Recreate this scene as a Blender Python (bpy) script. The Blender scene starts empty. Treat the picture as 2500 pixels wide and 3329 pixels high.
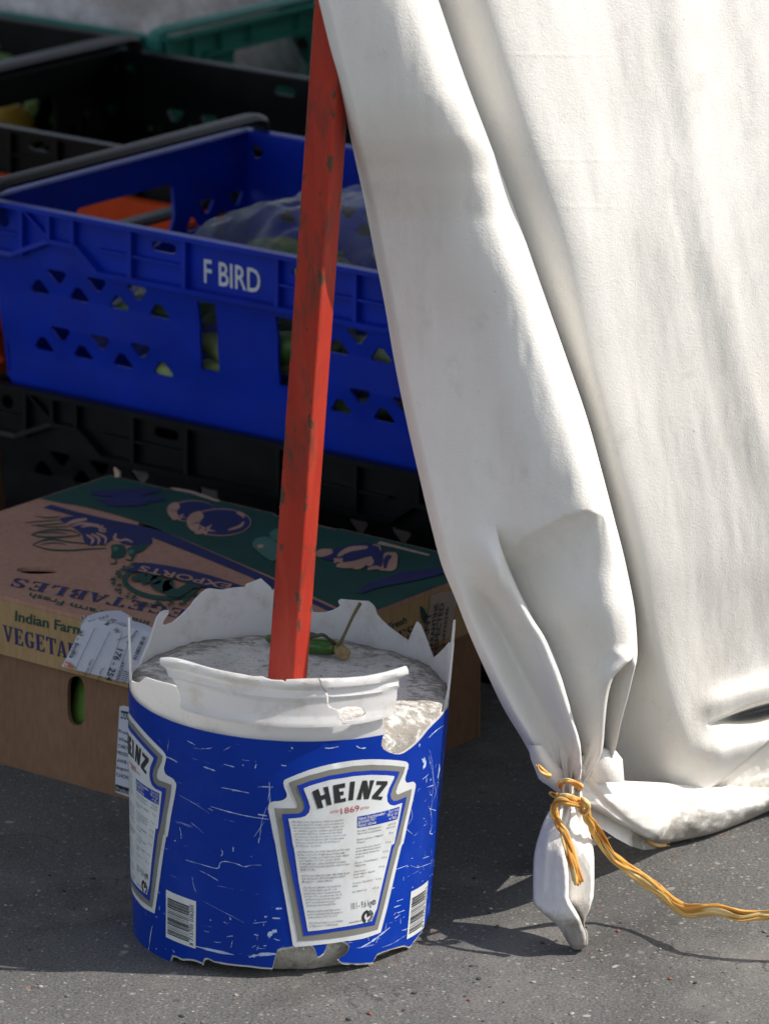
import bpy, bmesh, math, random
import numpy as np
from mathutils import Vector, Matrix, noise
from mathutils.geometry import delaunay_2d_cdt
R_ = math.radians
random.seed(7); rng = np.random.default_rng(7)
scn = bpy.context.scene; col = scn.collection

# ------------------------------------------------------------------ camera
CAM = np.array([.083, -3.724, 1.46]); PITCH = R_(16.67); FPX = 16133.5      # focal length in photo pixels (2500 x 3329)
cd = bpy.data.cameras.new('camera'); cam = bpy.data.objects.new('camera', cd); col.objects.link(cam)
cam.location = CAM; cam.rotation_euler = (R_(90) - PITCH, 0, 0)
cd.sensor_fit = 'VERTICAL'; cd.sensor_height = 36; cd.lens = 36 * FPX / 3329
cd.clip_start = .1; cd.clip_end = 400
cd.dof.use_dof = True; cd.dof.focus_distance = 3.98; cd.dof.aperture_fstop = 11
scn.camera = cam
# ------------------------------------------------------------------ light
SUN_EL, SUN_AZ = R_(49), R_(9)          # azimuth: from +X towards the camera (-Y)
w = bpy.data.worlds.new('World'); scn.world = w; w.use_nodes = True
nt = w.node_tree; bg = nt.nodes['Background']
sky = nt.nodes.new('ShaderNodeTexSky'); sky.sky_type = 'NISHITA'; sky.sun_disc = False
sky.sun_elevation = SUN_EL; sky.sun_rotation = R_(90) + SUN_AZ
hs = nt.nodes.new('ShaderNodeHueSaturation'); hs.inputs['Saturation'].default_value = .55; nt.links.new(sky.outputs[0], hs.inputs['Color']); nt.links.new(hs.outputs[0], bg.inputs[0]); bg.inputs[1].default_value = .15
S = Vector((math.cos(SUN_EL) * math.cos(SUN_AZ), -math.cos(SUN_EL) * math.sin(SUN_AZ), math.sin(SUN_EL)))
sl = bpy.data.lights.new('sun', 'SUN'); so = bpy.data.objects.new('sun', sl); col.objects.link(so)
sl.energy = 4.8; sl.angle = R_(.53); sl.color = (1, .94, .86)
so.rotation_euler = S.to_track_quat('Z', 'Y').to_euler(); so.location = (3, -1, 4)
scn.view_settings.view_transform = 'Standard'; scn.view_settings.look = 'None'
scn.view_settings.exposure = .15; scn.view_settings.gamma = 1
scn.render.resolution_x, scn.render.resolution_y = 768, 1024

# ------------------------------------------------------------------ helpers
_f = np.array([0, math.cos(PITCH), -math.sin(PITCH)]); _u = np.array([0, math.sin(PITCH), math.cos(PITCH)]); _r = np.array([1., 0, 0])
def ray(x, y): return _f * FPX + _r * (x - 1250) - _u * (y - 1664.5)
def onz(p, z): d = ray(*p); return CAM + d * (z - CAM[2]) / d[2]
def ony(p, Y): d = ray(*p); return CAM + d * (Y - CAM[1]) / d[1]
def onp(p, o, n): d = ray(*p); return CAM + d * (np.dot(np.array(o) - CAM, n) / np.dot(d, n))
def tr(x0, y0, k, *c): return [(x0 + k * c[i], y0 + k * c[i + 1]) for i in range(0, len(c), 2)]
D = 1.50497
def smooth(pts, n=5, closed=True):                    # Catmull-Rom through traced points
    P = [np.array(p, float) for p in pts]; m = len(P); out = []
    for i in range(m if closed else m - 1):
        g = (lambda j: P[j % m]) if closed else (lambda j: P[min(max(j, 0), m - 1)])
        a, b, c, d = g(i - 1), g(i), g(i + 1), g(i + 2)
        for k in range(n):
            t = k / n
            out.append(.5 * (2 * b + (c - a) * t + (2 * a - 5 * b + 4 * c - d) * t * t + (3 * b - a - 3 * c + d) * t ** 3))
    if not closed: out.append(P[-1])
    return [tuple(p) for p in out]
def inside(pts, loops):
    pts = np.asarray(pts, float); r = np.zeros(len(pts), bool)
    for L in loops:
        L = np.asarray(L, float); A = L; B = np.roll(L, -1, 0)
        for (x1, y1), (x2, y2) in zip(A, B):
            if y1 == y2: continue
            c = ((y1 > pts[:, 1]) != (y2 > pts[:, 1])) & (pts[:, 0] < (x2 - x1) * (pts[:, 1] - y1) / (y2 - y1) + x1)
            r ^= c
    return r
def cdt(loops, step):
    V = []; Ed = []
    for L in loops:
        L = [np.array(p, float) for p in L]; s0 = len(V); q = []
        for a, b in zip(L, L[1:] + L[:1]):
            d = np.linalg.norm(b - a)
            if d < 1e-7: continue
            n = max(1, int(d / step)) if step else 1
            q += [a + (b - a) * t / n for t in range(n)]
        V += q; Ed += [(s0 + i, s0 + (i + 1) % len(q)) for i in range(len(q))]
    B = np.array(V)
    if step:
        lo, hi = B.min(0), B.max(0)
        gx, gy = np.meshgrid(np.arange(lo[0] + step / 2, hi[0], step), np.arange(lo[1] + step / 2, hi[1], step))
        G = np.stack([gx.ravel(), gy.ravel()], 1)
        if len(G):
            G = G[inside(G, loops)]
            if len(G):
                keep = np.ones(len(G), bool)
                for b in B: keep &= ((G - b) ** 2).sum(1) > (.45 * step) ** 2
                V += list(G[keep])
    r = delaunay_2d_cdt([Vector(v) for v in V], Ed, [], 0, 1e-8)
    P = np.array([tuple(v) for v in r[0]]); T = np.array([f for f in r[2] if len(f) == 3])
    c = P[T].mean(1); T = T[inside(c, loops)]
    a, b, c = P[T[:, 0]], P[T[:, 1]], P[T[:, 2]]
    ar = (b[:, 0] - a[:, 0]) * (c[:, 1] - a[:, 1]) - (b[:, 1] - a[:, 1]) * (c[:, 0] - a[:, 0])
    T[ar < 0] = T[ar < 0][:, ::-1]
    return P, T[np.abs(ar) > 1e-14]
class MB:
    def __init__(s): s.v = []; s.f = []; s.m = []
    def add(s, v, f, mi=0):
        o = len(s.v); s.v += [tuple(float(c) for c in p) for p in v]; s.f += [tuple(int(i) + o for i in q) for q in f]; s.m += [mi] * len(f); return s
    def sheet(s, loops, fn, th=0, step=0, mi=0):      # flat outline with holes -> mapped surface, optional thickness
        P, T = cdt(loops, step); F = [fn(u, v, 0) for u, v in P]
        if not th: return s.add(F, T, mi)
        n = len(P); Bk = [fn(u, v, -th) for u, v in P]; fs = [tuple(t) for t in T] + [tuple(t + n)[::-1] for t in T]
        ed = {}
        for t in T:
            for a, b in ((t[0], t[1]), (t[1], t[2]), (t[2], t[0])): ed[(a, b)] = 1
        fs += [(b, a, a + n, b + n) for a, b in ed if (b, a) not in ed]
        return s.add(F + Bk, fs, mi)
    def box(s, lo, hi, mi=0, fn=None):
        (a, b, c), (d, e, f) = lo, hi
        v = [(a, b, c), (d, b, c), (d, e, c), (a, e, c), (a, b, f), (d, b, f), (d, e, f), (a, e, f)]
        if fn: v = [fn(*p) for p in v]
        return s.add(v, [(3, 2, 1, 0), (4, 5, 6, 7), (0, 1, 5, 4), (1, 2, 6, 5), (2, 3, 7, 6), (3, 0, 4, 7)], mi)
    def tube(s, path, rad, n=10, mi=0, squash=1, twist=0, rough=None, caps=True):
        P = [Vector(p) for p in path]; m = len(P); up = Vector((0, 0, 1)); V = []; Fc = []
        for i, p in enumerate(P):
            t = (P[min(i + 1, m - 1)] - P[max(i - 1, 0)]).normalized()
            a = t.cross(up); a = a.normalized() if a.length > 1e-4 else Vector((1, 0, 0)); up = a.cross(t)
            r = rad[i] if hasattr(rad, '__len__') else rad
            for k in range(n):
                an = 2 * math.pi * k / n; q = r * (rough(i, k) if rough else 1)
                e = a * math.cos(an) * q + up * math.sin(an) * q * squash
                if twist: e = Matrix.Rotation(twist * i, 3, t) @ e
                V.append(p + e)
        for i in range(m - 1):
            for k in range(n):
                Fc.append((i * n + k, i * n + (k + 1) % n, (i + 1) * n + (k + 1) % n, (i + 1) * n + k))
        if caps: Fc += [tuple(range(n))[::-1], tuple(range((m - 1) * n, m * n))]
        return s.add(V, Fc, mi)
    def grid(s, A, mi=0, flip=False, wrap=False):
        A = np.asarray(A, float); r, c = A.shape[:2]; f = []
        for i in range(r - 1):
            for j in range(c if wrap else c - 1):
                q = (i * c + j, i * c + (j + 1) % c, (i + 1) * c + (j + 1) % c, (i + 1) * c + j)
                f.append(q[::-1] if flip else q)
        return s.add(A.reshape(-1, 3), f, mi)
    def ball(s, c, r, n=14, m=9, wob=0, mi=0, rot=None, seed=0):
        V = []; F = []
        for i in range(m + 1):
            for k in range(n):
                a, b = math.pi * i / m, 2 * math.pi * k / n
                d = Vector((math.sin(a) * math.cos(b), math.sin(a) * math.sin(b), math.cos(a)))
                q = 1 + wob * noise.noise(d * 1.7 + Vector((seed, seed * .7, 0)))
                p = Vector((d.x * r[0] * q, d.y * r[1] * q, d.z * r[2] * q))
                if rot: p = rot @ p
                V.append(p + Vector(c))
        for i in range(m):
            for k in range(n): F.append((i * n + k, (i + 1) * n + k, (i + 1) * n + (k + 1) % n, i * n + (k + 1) % n))
        return s.add(V, F, mi)
    def build(s, name, mats, parent=None, sharp=35, world=False, smooth_=True, weld=0):
        me = bpy.data.meshes.new(name); vs = s.v
        if world and parent:
            iv = np.array(parent.matrix_basis.inverted()); a = np.array(vs); vs = (a @ iv[:3, :3].T + iv[:3, 3]).tolist()
        me.from_pydata(vs, [], s.f)
        for m in (mats if isinstance(mats, (list, tuple)) else [mats]): me.materials.append(m)
        me.polygons.foreach_set('material_index', s.m)
        if weld:
            b = bmesh.new(); b.from_mesh(me); bmesh.ops.remove_doubles(b, verts=b.verts, dist=weld); bmesh.ops.recalc_face_normals(b, faces=b.faces); b.to_mesh(me); b.free()
        if smooth_:
            me.polygons.foreach_set('use_smooth', [True] * len(me.polygons))
            if sharp: me.set_sharp_from_angle(angle=R_(sharp))
        me.update()
        o = bpy.data.objects.new(name, me); col.objects.link(o)
        if parent: o.parent = parent
        return o
def tag(o, label=None, cat=None, group=None, kind=None):
    for k, v in (('label', label), ('category', cat), ('group', group), ('kind', kind)):
        if v: o[k] = v
    return o
def thing(name, label, cat, loc=(0, 0, 0), rot=(0, 0, 0), group=None):
    o = bpy.data.objects.new(name, None); o.empty_display_size = .05; col.objects.link(o)
    o.location = loc; o.rotation_euler = rot; o.matrix_basis = Matrix.LocRotScale(Vector(loc), __import__('mathutils').Euler(rot), None)
    return tag(o, label, cat, group)
# ---- lettering
_tc = {}
def glyphs(s, bold=0., res=3):
    k = (s, bold, res)
    if k not in _tc:
        c = bpy.data.curves.new('t', 'FONT'); c.body = s; c.size = 1; c.offset = bold; c.resolution_u = res; c.fill_mode = 'FRONT'
        o = bpy.data.objects.new('t', c); col.objects.link(o); dg = bpy.context.evaluated_depsgraph_get()
        me = bpy.data.meshes.new_from_object(o.evaluated_get(dg)); v = np.array([x.co[:2] for x in me.vertices]).reshape(-1, 2)
        f = [tuple(p.vertices) for p in me.polygons]
        col.objects.unlink(o); bpy.data.objects.remove(o); bpy.data.curves.remove(c); bpy.data.meshes.remove(me)
        _tc[k] = (v, f)
    return _tc[k]
_cap = [0]
def cap():
    if not _cap[0]: v, _ = glyphs('H'); _cap[0] = v[:, 1].max()
    return _cap[0]
def text_on(mb, s, fn, x0, y0, height, width=None, bold=0., mi=0, res=3, rot=0., italic=0.):
    # fn(u, v) -> 3D; baseline starts at (x0, y0), cap height given; width squeezes or stretches
    v, f = glyphs(s, bold, res)
    if not len(v): return
    k = height / cap(); kx = k if width is None else width / (v[:, 0].max() - v[:, 0].min())
    a = v[:, 0] * kx - (v[:, 0].min() * kx if width else 0) + v[:, 1] * k * italic; b = v[:, 1] * k
    c, d = math.cos(rot), math.sin(rot)
    mb.add([fn(x0 + p * c - q * d, y0 + p * d + q * c) for p, q in zip(a, b)], f, mi)
def text_px(mb, s, pl, a, b, t, bold=0., mi=0, res=3):
    # pl: pixel -> 3D on its surface. a, b: ends of the baseline, t: a point at cap height over a
    A, B, T = np.array(pl(a)), np.array(pl(b)), np.array(pl(t)); v, f = glyphs(s, bold, res); x0, x1 = v[:, 0].min(), v[:, 0].max()
    mb.add([A + (B - A) * (p - x0) / (x1 - x0) + (T - A) * q / cap() for p, q in v], f, mi)

# ------------------------------------------------------------------ materials
def nodes(m): m.use_nodes = True; t = m.node_tree; return t, t.nodes, t.links, t.nodes['Principled BSDF']
def ramp(N, stops, interp='LINEAR'):
    r = N.new('ShaderNodeValToRGB'); r.color_ramp.interpolation = interp; e = r.color_ramp.elements
    while len(e) < len(stops): e.new(.5)
    for x, (p, c) in zip(e, stops): x.position = p; x.color = (*c, 1) if len(c) == 3 else c
    return r
def mix(N, L, fac, a, b, mode='MIX'):
    x = N.new('ShaderNodeMix'); x.data_type = 'RGBA'; x.blend_type = mode
    for i, v in ((0, fac), (6, a), (7, b)):
        if hasattr(v, 'links') or hasattr(v, 'is_output'): L.new(v, x.inputs[i])
        else: x.inputs[i].default_value = v if i == 0 else (*v, 1)
    return x.outputs[2]
def ntex(N, L, scale, detail=4, rough=.6, stretch=None, vec='Object', dist=0):
    c = N.new('ShaderNodeTexCoord'); n = N.new('ShaderNodeTexNoise'); n.inputs['Scale'].default_value = scale
    n.inputs['Detail'].default_value = detail; n.inputs['Roughness'].default_value = rough; n.inputs['Distortion'].default_value = dist
    src = c.outputs[vec]
    if stretch:
        mp = N.new('ShaderNodeMapping'); mp.inputs['Scale'].default_value = stretch[:3]
        if len(stretch) > 3: mp.inputs['Rotation'].default_value = stretch[3:]
        L.new(src, mp.inputs[0]); src = mp.outputs[0]
    L.new(src, n.inputs['Vector']); return n.outputs['Fac']
def bump(N, L, b, h, strength=.3, dist=.001, prev=None):
    x = N.new('ShaderNodeBump'); x.inputs['Strength'].default_value = strength; x.inputs['Distance'].default_value = dist
    L.new(h, x.inputs['Height'])
    if prev: L.new(prev, x.inputs['Normal'])
    L.new(x.outputs[0], b.inputs['Normal']); return x.outputs[0]
def simple(name, c, rough=.5, var=.12, scale=30, bmp=0, bscale=300, spec=.5, dirt=None, dscale=14, damt=.5):
    m = bpy.data.materials.new(name); t, N, L, b = nodes(m)
    n = ntex(N, L, scale); r = ramp(N, [(.3, [x * (1 - var) for x in c]), (.7, [min(1, x * (1 + var)) for x in c])]); L.new(n, r.inputs[0]); out = r.outputs[0]
    if dirt:
        d = ntex(N, L, dscale, 6, .7); dr = ramp(N, [(.5, (0, 0, 0)), (.72, (damt,) * 3)]); L.new(d, dr.inputs[0]); out = mix(N, L, dr.outputs[0], out, dirt)
    L.new(out, b.inputs['Base Color']); b.inputs['Roughness'].default_value = rough; b.inputs['Specular IOR Level'].default_value = spec
    if bmp: bump(N, L, b, ntex(N, L, bscale, 3), bmp)
    return m
def mat_asphalt():
    m = bpy.data.materials.new('asphalt'); t, N, L, b = nodes(m)
    tc = N.new('ShaderNodeTexCoord')
    def vor(s, off=0):
        mp = N.new('ShaderNodeMapping'); mp.inputs['Location'].default_value = (off, off * .7, 0); L.new(tc.outputs['Object'], mp.inputs[0])
        wn = N.new('ShaderNodeTexNoise'); wn.inputs['Scale'].default_value = s * .9; wn.inputs['Detail'].default_value = 3; L.new(mp.outputs[0], wn.inputs['Vector'])
        ad = N.new('ShaderNodeVectorMath'); ad.operation = 'MULTIPLY_ADD'; L.new(wn.outputs['Color'], ad.inputs[0]); ad.inputs[1].default_value = (.9 / s,) * 3; L.new(mp.outputs[0], ad.inputs[2])
        v = N.new('ShaderNodeTexVoronoi'); v.inputs['Scale'].default_value = s; L.new(ad.outputs[0], v.inputs['Vector']); return v
    base = ramp(N, [(.25, (.086, .084, .081)), (.5, (.112, .110, .106)), (.75, (.158, .153, .143))]); L.new(ntex(N, L, 3.2, 5, .62), base.inputs[0])
    fine = ramp(N, [(.32, (.38, .38, .38)), (.5, (.95, .95, .95)), (.68, (1.62, 1.60, 1.55))]); L.new(ntex(N, L, 420, 4, .75), fine.inputs[0])
    c = mix(N, L, 1., base.outputs[0], fine.outputs[0], 'MULTIPLY')
    dk = ramp(N, [(.50, (1, 1, 1)), (.68, (.62, .62, .62))]); L.new(ntex(N, L, 5.5, 6, .65, None, 'Object', .6), dk.inputs[0]); c = mix(N, L, 1., c, dk.outputs[0], 'MULTIPLY')
    # stones: cells of two sizes, tinted by a random value per cell
    for s, off, thr, gt in ((260, 0, .34, .55), (150, 1.7, .30, .66), (70, 3.1, .25, .80)):
        v = vor(s, off); sep = N.new('ShaderNodeSeparateColor'); L.new(v.outputs['Color'], sep.inputs[0])
        cr = ramp(N, [(0, (.05, .05, .052)), (.3, (.19, .18, .17)), (.55, (.30, .285, .26)), (.80, (.11, .105, .10)), (.90, (.26, .12, .085)), (.955, (.42, .39, .34))], 'CONSTANT')
        L.new(sep.outputs[0], cr.inputs[0])
        edge = ramp(N, [(thr * .6, (1, 1, 1)), (thr, (0, 0, 0))]); L.new(v.outputs['Distance'], edge.inputs[0])
        sel = ramp(N, [(gt, (0, 0, 0)), (gt + .01, (.8, .8, .8))]); L.new(sep.outputs[1], sel.inputs[0])
        mu = N.new('ShaderNodeMath'); mu.operation = 'MULTIPLY'; L.new(edge.outputs[0], mu.inputs[0]); L.new(sel.outputs[0], mu.inputs[1])
        c = mix(N, L, mu.outputs[0], c, cr.outputs[0])
    pale = ramp(N, [(.53, (0, 0, 0)), (.70, (.42, .42, .42))]); L.new(ntex(N, L, 7.5, 4, .55), pale.inputs[0])
    c = mix(N, L, pale.outputs[0], c, (.23, .22, .20))
    crk = N.new('ShaderNodeTexVoronoi'); crk.feature = 'DISTANCE_TO_EDGE'; crk.inputs['Scale'].default_value = 3.3
    wn = N.new('ShaderNodeTexNoise'); wn.inputs['Scale'].default_value = 9; wn.inputs['Detail'].default_value = 5; L.new(tc.outputs['Object'], wn.inputs['Vector'])
    ad = N.new('ShaderNodeVectorMath'); ad.operation = 'MULTIPLY_ADD'; L.new(wn.outputs['Color'], ad.inputs[0]); ad.inputs[1].default_value = (.25, .25, .25); L.new(tc.outputs['Object'], ad.inputs[2]); L.new(ad.outputs[0], crk.inputs['Vector'])
    ck = ramp(N, [(0, (.75, .75, .75)), (.006, (0, 0, 0))]); L.new(crk.outputs['Distance'], ck.inputs[0])
    gate = ramp(N, [(.52, (0, 0, 0)), (.6, (1, 1, 1))]); L.new(ntex(N, L, 4.1, 2), gate.inputs[0])
    mu = N.new('ShaderNodeMath'); mu.operation = 'MULTIPLY'; L.new(ck.outputs[0], mu.inputs[0]); L.new(gate.outputs[0], mu.inputs[1])
    c = mix(N, L, mu.outputs[0], c, (.025, .024, .023))
    L.new(c, b.inputs['Base Color']); b.inputs['Roughness'].default_value = .85
    p = bump(N, L, b, ntex(N, L, 380, 5, .7), .9, .0016); bump(N, L, b, ntex(N, L, 90, 4, .6), .6, .003, p)
    return m
def mat_canvas():
    m = bpy.data.materials.new('brushed_canvas'); t, N, L, b = nodes(m)
    n = ntex(N, L, 9, 5, .6); r = ramp(N, [(.3, (.78, .75, .695)), (.7, (.84, .812, .76))]); L.new(n, r.inputs[0]); c = r.outputs[0]
    sp = ramp(N, [(.715, (0, 0, 0)), (.75, (.55, .55, .55))]); L.new(ntex(N, L, 130, 3, .7), sp.inputs[0]); c = mix(N, L, sp.outputs[0], c, (.42, .39, .36))
    st = ramp(N, [(.53, (0, 0, 0)), (.80, (.42, .42, .42))]); L.new(ntex(N, L, 11, 6, .72, (1, 1, .40)), st.inputs[0]); c = mix(N, L, st.outputs[0], c, (.50, .44, .38))
    s2 = ramp(N, [(.60, (0, 0, 0)), (.74, (.3, .3, .3))]); L.new(ntex(N, L, 31, 5, .7, (1, 1, .8)), s2.inputs[0]); c = mix(N, L, s2.outputs[0], c, (.48, .45, .42))
    # ground dirt that wicked up the bottom of the cloth
    g = N.new('ShaderNodeNewGeometry'); sx = N.new('ShaderNodeSeparateXYZ'); L.new(g.outputs['Position'], sx.inputs[0])
    ma = N.new('ShaderNodeMapRange'); L.new(sx.outputs[2], ma.inputs[0]); ma.inputs[1].default_value = .06; ma.inputs[2].default_value = .001; ma.inputs[3].default_value = 0; ma.inputs[4].default_value = .60
    nz = ntex(N, L, 26, 6, .72); ad = N.new('ShaderNodeMath'); ad.operation = 'ADD'; L.new(nz, ad.inputs[0]); L.new(ma.outputs[0], ad.inputs[1])
    dr = ramp(N, [(.74, (0, 0, 0)), (.96, (.75, .75, .75))]); L.new(ad.outputs[0], dr.inputs[0]); c = mix(N, L, dr.outputs[0], c, (.15, .13, .10))
    L.new(c, b.inputs['Base Color']); b.inputs['Roughness'].default_value = .95; b.inputs['Specular IOR Level'].default_value = .15
    b.inputs['Sheen Weight'].default_value = .03; b.inputs['Sheen Roughness'].default_value = .5
    p = bump(N, L, b, ntex(N, L, 620, 3, .75), .48, .0011); bump(N, L, b, ntex(N, L, 210, 3, .6), .14, .0016, p)
    return m
def mat_red_paint():
    m = bpy.data.materials.new('chipped_red_paint'); t, N, L, b = nodes(m)
    r = ramp(N, [(.3, (.30, .020, .010)), (.7, (.42, .036, .017))]); L.new(ntex(N, L, 24, 5, .6, (1, 1, .3)), r.inputs[0]); c = r.outputs[0]
    fade = ramp(N, [(.5, (0, 0, 0)), (.8, (.55, .55, .55))]); L.new(ntex(N, L, 60, 5, .7, (1, 1, .12)), fade.inputs[0]); c = mix(N, L, fade.outputs[0], c, (.50, .075, .04))
    bl = ramp(N, [(.52, (0, 0, 0)), (.66, (.85, .85, .85))]); L.new(ntex(N, L, 38, 7, .75, (1, 1, .30)), bl.inputs[0]); c = mix(N, L, bl.outputs[0], c, (.12, .035, .022))
    at = N.new('ShaderNodeVertexColor'); at.layer_name = 'edge'; mw = N.new('ShaderNodeMath'); mw.operation = 'MULTIPLY_ADD'; L.new(at.outputs[0], mw.inputs[0]); mw.inputs[1].default_value = .105; L.new(ntex(N, L, 150, 4, .62, (1, 1, .45)), mw.inputs[2]); ch = ramp(N, [(.675, (0, 0, 0)), (.69, (1, 1, 1))]); L.new(mw.outputs[0], ch.inputs[0]); c = mix(N, L, ch.outputs[0], c, (.085, .048, .030))
    L.new(c, b.inputs['Base Color']); b.inputs['Roughness'].default_value = .5; b.inputs['Specular IOR Level'].default_value = .3
    inv = N.new('ShaderNodeMath'); inv.operation = 'SUBTRACT'; inv.inputs[0].default_value = 1; L.new(ch.outputs[0], inv.inputs[1]); p = bump(N, L, b, inv.outputs[0], .5, .0005)
    bump(N, L, b, ntex(N, L, 150, 4), .12, .001, p); return m
def mat_concrete(dark=False):
    m = bpy.data.materials.new('weathered_concrete' if not dark else 'grimy_concrete'); t, N, L, b = nodes(m)
    st = ((.58, .55, .52), (.82, .79, .75)) if not dark else ((.40, .375, .32), (.62, .59, .52))
    r = ramp(N, [(.3, st[0]), (.65, st[1])]); L.new(ntex(N, L, 26, 8, .7), r.inputs[0]); c = r.outputs[0]
    tc = N.new('ShaderNodeTexCoord'); sx = N.new('ShaderNodeSeparateXYZ'); L.new(tc.outputs['Object'], sx.inputs[0]); cx = N.new('ShaderNodeCombineXYZ'); L.new(sx.outputs[0], cx.inputs[0]); L.new(sx.outputs[1], cx.inputs[1])
    le = N.new('ShaderNodeVectorMath'); le.operation = 'LENGTH'; L.new(cx.outputs[0], le.inputs[0]); mr = N.new('ShaderNodeMapRange'); L.new(le.outputs['Value'], mr.inputs[0]); mr.inputs[1].default_value = .085; mr.inputs[2].default_value = .127; mr.inputs[3].default_value = 0; mr.inputs[4].default_value = .16 if not dark else 0
    aa = N.new('ShaderNodeMath'); aa.operation = 'ADD'; L.new(mr.outputs[0], aa.inputs[0]); L.new(ntex(N, L, 75, 8, .78, (1, 1.6, 1)), aa.inputs[1])
    d = ramp(N, [(.53, (0, 0, 0)), (.64, (.85, .85, .85))]); L.new(aa.outputs[0], d.inputs[0]); c = mix(N, L, d.outputs[0], c, (.26, .235, .20))
    d2 = ramp(N, [(.62, (0, 0, 0)), (.68, (.9, .9, .9))]); L.new(ntex(N, L, 330, 4, .7), d2.inputs[0]); c = mix(N, L, d2.outputs[0], c, (.09, .08, .07))
    br = ramp(N, [(.66, (0, 0, 0)), (.74, (.7, .7, .7))]); L.new(ntex(N, L, 33, 5, .7, (1, 2.2, 1)), br.inputs[0]); c = mix(N, L, br.outputs[0], c, (.26, .15, .09))
    L.new(c, b.inputs['Base Color']); b.inputs['Roughness'].default_value = .95; b.inputs['Specular IOR Level'].default_value = .2
    p = bump(N, L, b, ntex(N, L, 300, 6, .75), .8, .002); bump(N, L, b, ntex(N, L, 60, 6, .7), .6, .004, p); return m
def mat_white_plastic():
    m = bpy.data.materials.new('stained_white_plastic'); t, N, L, b = nodes(m)
    r = ramp(N, [(.3, (.80, .795, .785)), (.7, (.88, .875, .87))]); L.new(ntex(N, L, 11, 4), r.inputs[0]); c = r.outputs[0]
    s = ramp(N, [(.51, (0, 0, 0)), (.76, (.75, .75, .75))]); L.new(ntex(N, L, 38, 7, .75), s.inputs[0]); c = mix(N, L, s.outputs[0], c, (.46, .37, .27))
    sp = ramp(N, [(.68, (0, 0, 0)), (.73, (.8, .8, .8))]); L.new(ntex(N, L, 95, 4, .65), sp.inputs[0]); c = mix(N, L, sp.outputs[0], c, (.27, .18, .11))
    L.new(c, b.inputs['Base Color']); b.inputs['Roughness'].default_value = .42
    b.inputs['Subsurface Weight'].default_value = .12; b.inputs['Subsurface Radius'].default_value = (.004, .004, .004); b.inputs['Subsurface Scale'].default_value = 1
    bump(N, L, b, ntex(N, L, 90, 5), .12, .001); tl = N.new('ShaderNodeBsdfTranslucent'); tl.inputs[0].default_value = (.86, .85, .83, 1); mx = N.new('ShaderNodeMixShader'); mx.inputs[0].default_value = .40; L.new(b.outputs[0], mx.inputs[1]); L.new(tl.outputs[0], mx.inputs[2]); L.new(mx.outputs[0], N['Material Output'].inputs['Surface']); return m
def mat_blue_print():
    m = bpy.data.materials.new('scuffed_blue_print'); t, N, L, b = nodes(m)
    r = ramp(N, [(.3, (.0008, .026, .27)), (.7, (.0012, .038, .36))]); L.new(ntex(N, L, 9, 4), r.inputs[0]); c = r.outputs[0]
    base = c
    s = ramp(N, [(.69, (0, 0, 0)), (.71, (.6, .6, .6))]); L.new(ntex(N, L, 24, 4, .62, (1, 1, 14, -.35, .1, .9)), s.inputs[0]); c = mix(N, L, s.outputs[0], c, (.30, .40, .66))
    s = ramp(N, [(.72, (0, 0, 0)), (.74, (.9, .9, .9))]); L.new(ntex(N, L, 120, 3, .6), s.inputs[0]); c = mix(N, L, s.outputs[0], c, (.5, .58, .75))
    du = ramp(N, [(.55, (0, 0, 0)), (.85, (.06, .06, .06))]); L.new(ntex(N, L, 17, 6, .7), du.inputs[0]); c = mix(N, L, du.outputs[0], c, (.22, .25, .33))
    L.new(c, b.inputs['Base Color']); b.inputs['Roughness'].default_value = .36; b.inputs['Specular IOR Level'].default_value = .22
    bump(N, L, b, ntex(N, L, 45, 4), .08, .001); return m
def mat_card(name, c0, c1, stain=(.16, .085, .045)):
    m = bpy.data.materials.new(name); t, N, L, b = nodes(m)
    r = ramp(N, [(.3, c0), (.7, c1)]); L.new(ntex(N, L, 12, 6, .6), r.inputs[0]); c = r.outputs[0]
    f = ramp(N, [(.3, (.86, .86, .86)), (.7, (1.1, 1.1, 1.1))]); L.new(ntex(N, L, 260, 3, .6, (1, 1, .25)), f.inputs[0]); c = mix(N, L, 1., c, f.outputs[0], 'MULTIPLY')
    s = ramp(N, [(.6, (0, 0, 0)), (.8, (.5, .5, .5))]); L.new(ntex(N, L, 7, 6, .7), s.inputs[0]); c = mix(N, L, s.outputs[0], c, stain)
    L.new(c, b.inputs['Base Color']); b.inputs['Roughness'].default_value = .8; b.inputs['Specular IOR Level'].default_value = .25
    p = bump(N, L, b, ntex(N, L, 22, 4), .25, .003); bump(N, L, b, ntex(N, L, 500, 3), .12, .0006, p); return m
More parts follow.
